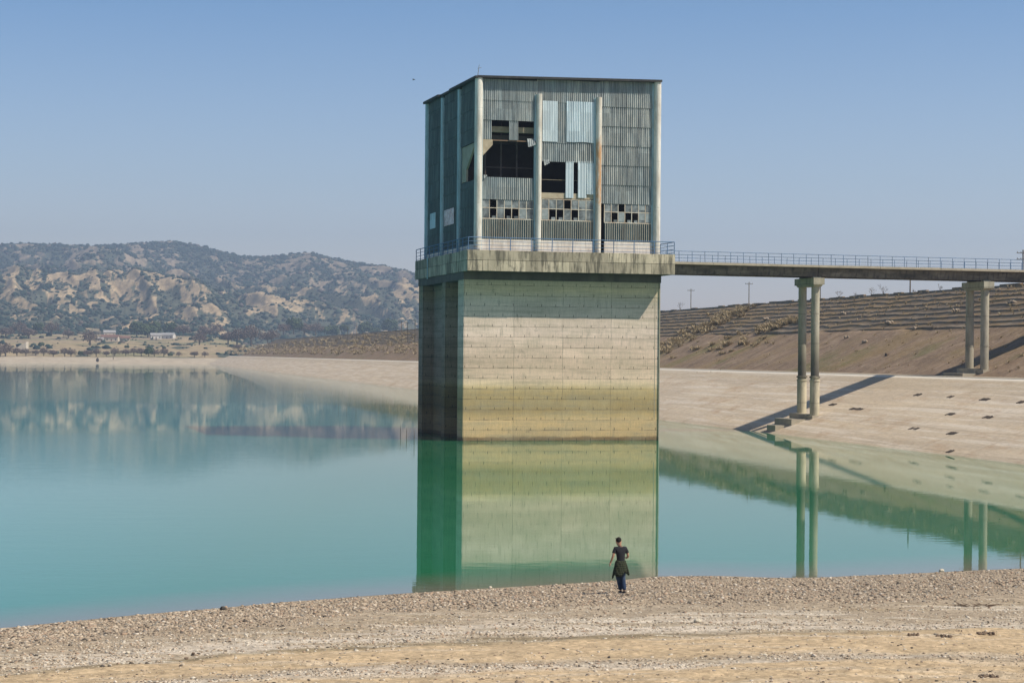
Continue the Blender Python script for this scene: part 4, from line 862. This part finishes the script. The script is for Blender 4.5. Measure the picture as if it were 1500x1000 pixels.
M['water'] = water_mat(); nr3, nc3 = WX.shape; idx = np.arange(nr3*nc3).reshape(nr3, nc3); Fq = np.stack([idx[:-1, :-1], idx[:-1, 1:], idx[1:, 1:], idx[1:, :-1]], -1).reshape(-1, 4)
o = mesh_np('water', np.stack([WX, WY, 0*WX], -1).reshape(-1, 3), Fq, M['water'], None, True, None, {'shallow': sha.ravel()}); tag(o, kind='structure')

# ---------------- person ----------------
M['skin'] = pm('skin', (.42,.24,.16), (.38,.21,.14), 10, bump=0, rough=.6); M['tee'] = pm('black_cotton', (.018,.019,.024), (.028,.028,.034), 20, bump=.1)
M['jeans'] = pm('blue_denim', (.013,.026,.06), (.025,.044,.09), 12, bump=.1, c3=(.07,.10,.15)); M['hair'] = pm('dark_hair', (.012,.01,.009), (.02,.017,.015), 30); M['shoe'] = pm('dark_shoe', (.02,.02,.022), (.05,.05,.05), 20)
def plaid():
    m = NM('dark_plaid_flannel', .95, .1); X, Y, Z = m.sep(); a = gridlines(m, m.math('ADD', X, Y), .07, .02); b_ = gridlines(m, Z, .07, .02)
    c = m.mix(m.math('MULTIPLY', a, .7), (.016,.02,.013), (.06,.066,.042)); return m.out(m.mix(m.math('MULTIPLY', b_, .7), c, (.06,.066,.042)))
M['plaid'] = plaid()
def skin_obj(name, verts, edges, radii, m, parent, sub=2, root=0):
    me = bpy.data.meshes.new(name); me.from_pydata([tuple(v) for v in verts], edges, []); o = bpy.data.objects.new(name, me); COL.objects.link(o); o.parent = parent
    sk = o.modifiers.new('skin', 'SKIN'); sk.use_smooth_shade = True
    for i, r in enumerate(radii): me.skin_vertices[0].data[i].radius = r if hasattr(r, '__len__') else (r, r)
    me.skin_vertices[0].data[root].use_root = True; sb = o.modifiers.new('sub', 'SUBSURF'); sb.levels = sb.render_levels = sub; me.materials.append(m); return o
def chain_skin(name, chains, m, parent, sub=2):
    V, E, Rr = [], [], []; names = {}
    for ch in chains:
        prev = None
        for it in ch:
            if isinstance(it, str): cur = names[it]
            else:
                V.append(it[0]); Rr.append(it[1]); cur = len(V)-1
                if len(it) > 2: names[it[2]] = cur
            if prev is not None: E.append((prev, cur))
            prev = cur
    me = bpy.data.meshes.new(name); me.from_pydata(V, E, []); o = bpy.data.objects.new(name, me); COL.objects.link(o); o.parent = parent
    o.modifiers.new('skin', 'SKIN').use_smooth_shade = True
    if not me.skin_vertices: 
        import bmesh
        bm = bmesh.new(); bm.from_mesh(me); bm.verts.layers.skin.verify(); bm.to_mesh(me); bm.free()
    for i, r in enumerate(Rr):
        me.skin_vertices[0].data[i].radius = r if hasattr(r, '__len__') else (r, r); me.skin_vertices[0].data[i].use_root = (i == 0)
    sb = o.modifiers.new('sub', 'SUBSURF'); sb.levels = sb.render_levels = sub; me.materials.append(m); return o
gx_, gy_, gz_ = bground(909, 868.5)
pe = empty('person', (gx_, gy_, gz_), math.radians(14), 'person in black t-shirt and jeans walking on the shore, plaid shirt tied at the waist', 'person'); pe.scale = (1.0, 1.0, 1.0)
def hand(name, w, d, s):       # wrist position, direction
    w = Vector(w); d = Vector(d).normalized(); side = Vector((0, 1, 0)); ch = []
    pal_ = w+d*.075
    for i, L in enumerate((.062, .072, .068, .054)):
        b0 = pal_+side*(.027-.018*i); k1 = b0+d*L*.55+Vector((-s*.008,0,0)); ch.append([name, (b0, .0095), (k1, .0085), (k1+d*L*.45+Vector((s*.018,0,0)), .007)])
    th = w+d*.03+side*.035; ch.append([name, (th, .012), (th+d*.03+side*.018, .010), (th+d*.055+side*.02, .008)]); return ch, pal_
hl, pl_ = hand('pl', (-.335,.02,.995), (-.25,.08,-1), -1); hr, pr_ = hand('pr', (.27,.27,1.10), (-.2,.9,.15), 1)
body = [[((0,0,.98), (.13,.095), 'pel'), ((0,0,1.12), (.12,.085)), ((-.01,0,1.28), (.14,.09), 'chest'), ((-.02,0,1.42), (.12,.075), 'ub'), ((-.03,.005,1.50), (.055,.055)), ((-.045,.02,1.54), (.062,.064)), ((-.06,.04,1.615), (.088,.10)), ((-.07,.055,1.70), (.092,.112)), ((-.07,.05,1.765), (.066,.08))],
        ['ub', ((-.19,0,1.44), (.058,.055)), ((-.235,-.02,1.32), .048), ((-.27,-.04,1.20), .040), ((-.305,-.01,1.09), .034), ((-.335,.02,.995), (.024,.03)), (tuple(pl_), (.018,.038), 'pl')],
        ['ub', ((.15,0,1.44), (.058,.055)), ((.205,-.01,1.32), .048), ((.245,0,1.19), .040), ((.265,.13,1.14), .034), ((.27,.27,1.10), (.03,.024)), (tuple(pr_), (.038,.018), 'pr')]]+hl+hr+[
        ['pel', ((-.09,0,.90), .08), ((-.04,.12,.50), .05), ((.035,.07,.10), .034), ((.03,.10,.05), .03)], ['pel', ((.07,0,.90), .08), ((.075,.02,.50), .05), ((.085,-.12,.12), .034), ((.085,-.09,.06), .03)]]
chain_skin('body', body, M['skin'], pe)
chain_skin('t_shirt', [[((0,0,.95), (.150,.112), 'a'), ((0,0,1.10), (.142,.105)), ((-.01,0,1.28), (.162,.112)), ((-.02,0,1.42), (.135,.09), 'ub'), ((-.028,.0,1.485), (.082,.076)), ((-.03,.004,1.51), (.066,.066))],
    ['ub', ((-.185,0,1.44), (.074,.072)), ((-.235,-.015,1.31), (.068,.068)), ((-.245,-.02,1.28), (.066,.066))], ['ub', ((.145,0,1.44), (.074,.072)), ((.202,-.01,1.31), (.068,.068)), ((.212,-.01,1.28), (.066,.066))]], M['tee'], pe)
chain_skin('jeans', [[((0,0,.97), (.145,.11), 'p'), ((-.085,.01,.86), (.105,.11)), ((-.075,.10,.66), (.092,.10)), ((-.04,.13,.49), (.077,.082)), ((.0,.10,.28), (.068,.074)), ((.03,.07,.085), (.060,.066))], ['p', ((.075,0,.86), (.105,.11)), ((.085,.03,.66), (.092,.10)), ((.085,.03,.49), (.077,.082)), ((.09,-.06,.28), (.068,.074)), ((.095,-.13,.105), (.060,.066))]], M['jeans'], pe)
for sx, sy, s_ in ((.035,.07,0.0), (.09,-.13,0.02)):
    chain_skin('shoe', [[((sx,sy-.05,.045+s_), (.038,.04)), ((sx,sy+.05,.04+s_*.5), (.045,.036)), ((sx-.01,sy+.16,.03), (.04,.026)), ((sx-.01,sy+.20,.026), (.028,.02))]], M['shoe'], pe)
b = MB(); n = 26; vs = []   # shirt tied round the waist: a flaring, folded skirt open at the front
prof = [(1.05,.150,.118), (1.01,.165,.13), (.92,.18,.145), (.80,.205,.16), (.69,.222,.17), (.60,.228,.172)]
for j, (z, rx, ry_) in enumerate(prof):
    for i in range(n+1):
        a = math.radians(110)+math.radians(320)*i/n; f = 1+.07*j/5*math.sin(i*2.1+j*.4); dz = (.075*math.cos(a)+.05*math.sin(i*.9))*j/5+.02*math.sin(i*1.7)*j/5
        vs.append((-.012*j+rx*f*math.cos(a), ry_*f*math.sin(a)-.01*j, z+dz))
b.add(vs, [(j*(n+1)+i, j*(n+1)+i+1, (j+1)*(n+1)+i+1, (j+1)*(n+1)+i) for j in range(len(prof)-1) for i in range(n)])
o = b.build('tied_shirt', M['plaid'], pe, True); o.modifiers.new('s', 'SOLIDIFY').thickness = .012
chain_skin('shirt_sleeve', [[((.17,.10,1.0), .03), ((.22,.10,.85), .042), ((.25,.05,.68), .05), ((.28,.02,.56), .035)]], M['plaid'], pe)
b = MB(); V_, F_ = clumps(np.array([(-.068,.028,1.705)]), np.array([(.118,.135,.128)]), 0, 5)
o = mesh_np('hair', V_, F_, M['hair'], pe, True); sb = o.modifiers.new('s', 'SUBSURF'); sb.levels = sb.render_levels = 2
b = MB(); b.box(-.135,-.005,.11,.20,1.735,1.75); o = b.build('cap_visor', M['hair'], pe); o.modifiers.new('bv', 'BEVEL').width = .005
# ears and nose sit on the head
for s in (-1, 1): chain_skin('ear', [[((-.065+s*.078,.045,1.665), .014), ((-.065+s*.086,.04,1.69), .012)]], M['skin'], pe, 1)
chain_skin('nose', [[((-.075,.13,1.685), .012), ((-.078,.148,1.655), .014)]], M['skin'], pe, 1)

# bird
x, y, z = at(606, 117, 150); b = MB(); b.lathe((0,0), [(.01,-.2),(.05,-.1),(.06,.05),(.03,.15),(.01,.2)], 8)
for s in (-1, 1): b.add([(0,0,.08),(0,0,-.06),(s*.3,.1,-.02),(s*.55,.02,.02),(s*.3,.1,.05)], [(0,1,2,4),(2,3,4)])
o = b.build('bird', M['rock_dark']); o.scale = (.6,.6,.6); o.location = (x, y, z); o.rotation_euler = (math.radians(80), 0, math.radians(70)); tag(o, 'tiny dark bird in flight left of the tower roof', 'bird')

# ---------------- air, sky, sun, camera ----------------
hz = MB(); hz.box(-4500, 5500, -500, 6500, -7.5, 420)
hm = bpy.data.materials.new('haze_air'); hm.use_nodes = True; t = hm.node_tree; t.nodes.remove(t.nodes['Principled BSDF'])
pv = t.nodes.new('ShaderNodeVolumePrincipled'); pv.inputs['Density'].default_value = .0002; pv.inputs['Color'].default_value = (.60,.76,1,1); pv.inputs['Anisotropy'].default_value = .25
t.links.new(pv.outputs[0], t.nodes['Material Output'].inputs['Volume'])
o = hz.build('haze', hm); tag(o, 'thin blue haze filling the air over the lake', 'haze', kind='stuff')

SAZ, SEL = math.radians(69.8), math.radians(50.65)       # azimuth from -Y towards +X
sd = Vector((math.sin(SAZ)*math.cos(SEL), -math.cos(SAZ)*math.cos(SEL), math.sin(SEL)))
sun = bpy.data.lights.new('sun', 'SUN'); sun.energy = 4.9; sun.angle = math.radians(.53); sun.color = (1, .91, .77)
so = bpy.data.objects.new('sun', sun); COL.objects.link(so); so.rotation_euler = sd.to_track_quat('Z', 'Y').to_euler(); so.location = (100, -100, 200)
w = bpy.data.worlds.new('World'); SC.world = w; w.use_nodes = True; nt = w.node_tree; bg = nt.nodes['Background']
sk = nt.nodes.new('ShaderNodeTexSky'); sk.sky_type = 'NISHITA'; sk.sun_disc = False; sk.sun_elevation = SEL
sk.sun_rotation = math.atan2(sd.x, sd.y); sk.altitude = 300; sk.air_density = 1.0; sk.dust_density = 1.2; sk.ozone_density = 2.0
tc = nt.nodes.new('ShaderNodeTexCoord'); sx = nt.nodes.new('ShaderNodeSeparateXYZ'); nt.links.new(tc.outputs['Generated'], sx.inputs[0])
rp = nt.nodes.new('ShaderNodeValToRGB'); cr = rp.color_ramp; cr.elements[0].position = 0; cr.elements[0].color = (2.1,1.62,1.52,1); cr.elements[1].position = .25; cr.elements[1].color = (.62,.72,.80,1)
e_ = cr.elements.new(.09); e_.color = (1.20,1.16,1.22,1); e_ = cr.elements.new(.18); e_.color = (.62,.84,1.06,1)
nt.links.new(sx.outputs[2], rp.inputs[0]); mx = nt.nodes.new('ShaderNodeMix'); mx.data_type = 'RGBA'; mx.blend_type = 'MULTIPLY'; mx.inputs[0].default_value = 1
nt.links.new(sk.outputs[0], mx.inputs[6]); nt.links.new(rp.outputs[0], mx.inputs[7]); nt.links.new(mx.outputs[2], bg.inputs[0]); bg.inputs[1].default_value = .10
cam = bpy.data.cameras.new('camera'); co = bpy.data.objects.new('camera', cam); COL.objects.link(co); SC.camera = co
cam.sensor_width = 36; cam.lens = F/1500*36; cam.shift_y = (HY-500)/1500; cam.clip_end = 12000; cam.clip_start = .5
co.matrix_world = Matrix.Translation((0, 0, CH)) @ Matrix.Rotation(math.radians(90), 4, 'X') @ Matrix.Rotation(ROLL, 4, 'Z')
SC.view_settings.view_transform = 'Standard'; SC.view_settings.look = 'None'; SC.view_settings.exposure = .3; SC.view_settings.gamma = 1
try:
    SC.cycles.volume_bounces = 0; SC.cycles.max_bounces = 8; SC.cycles.volume_step_rate = 1
except Exception: pass
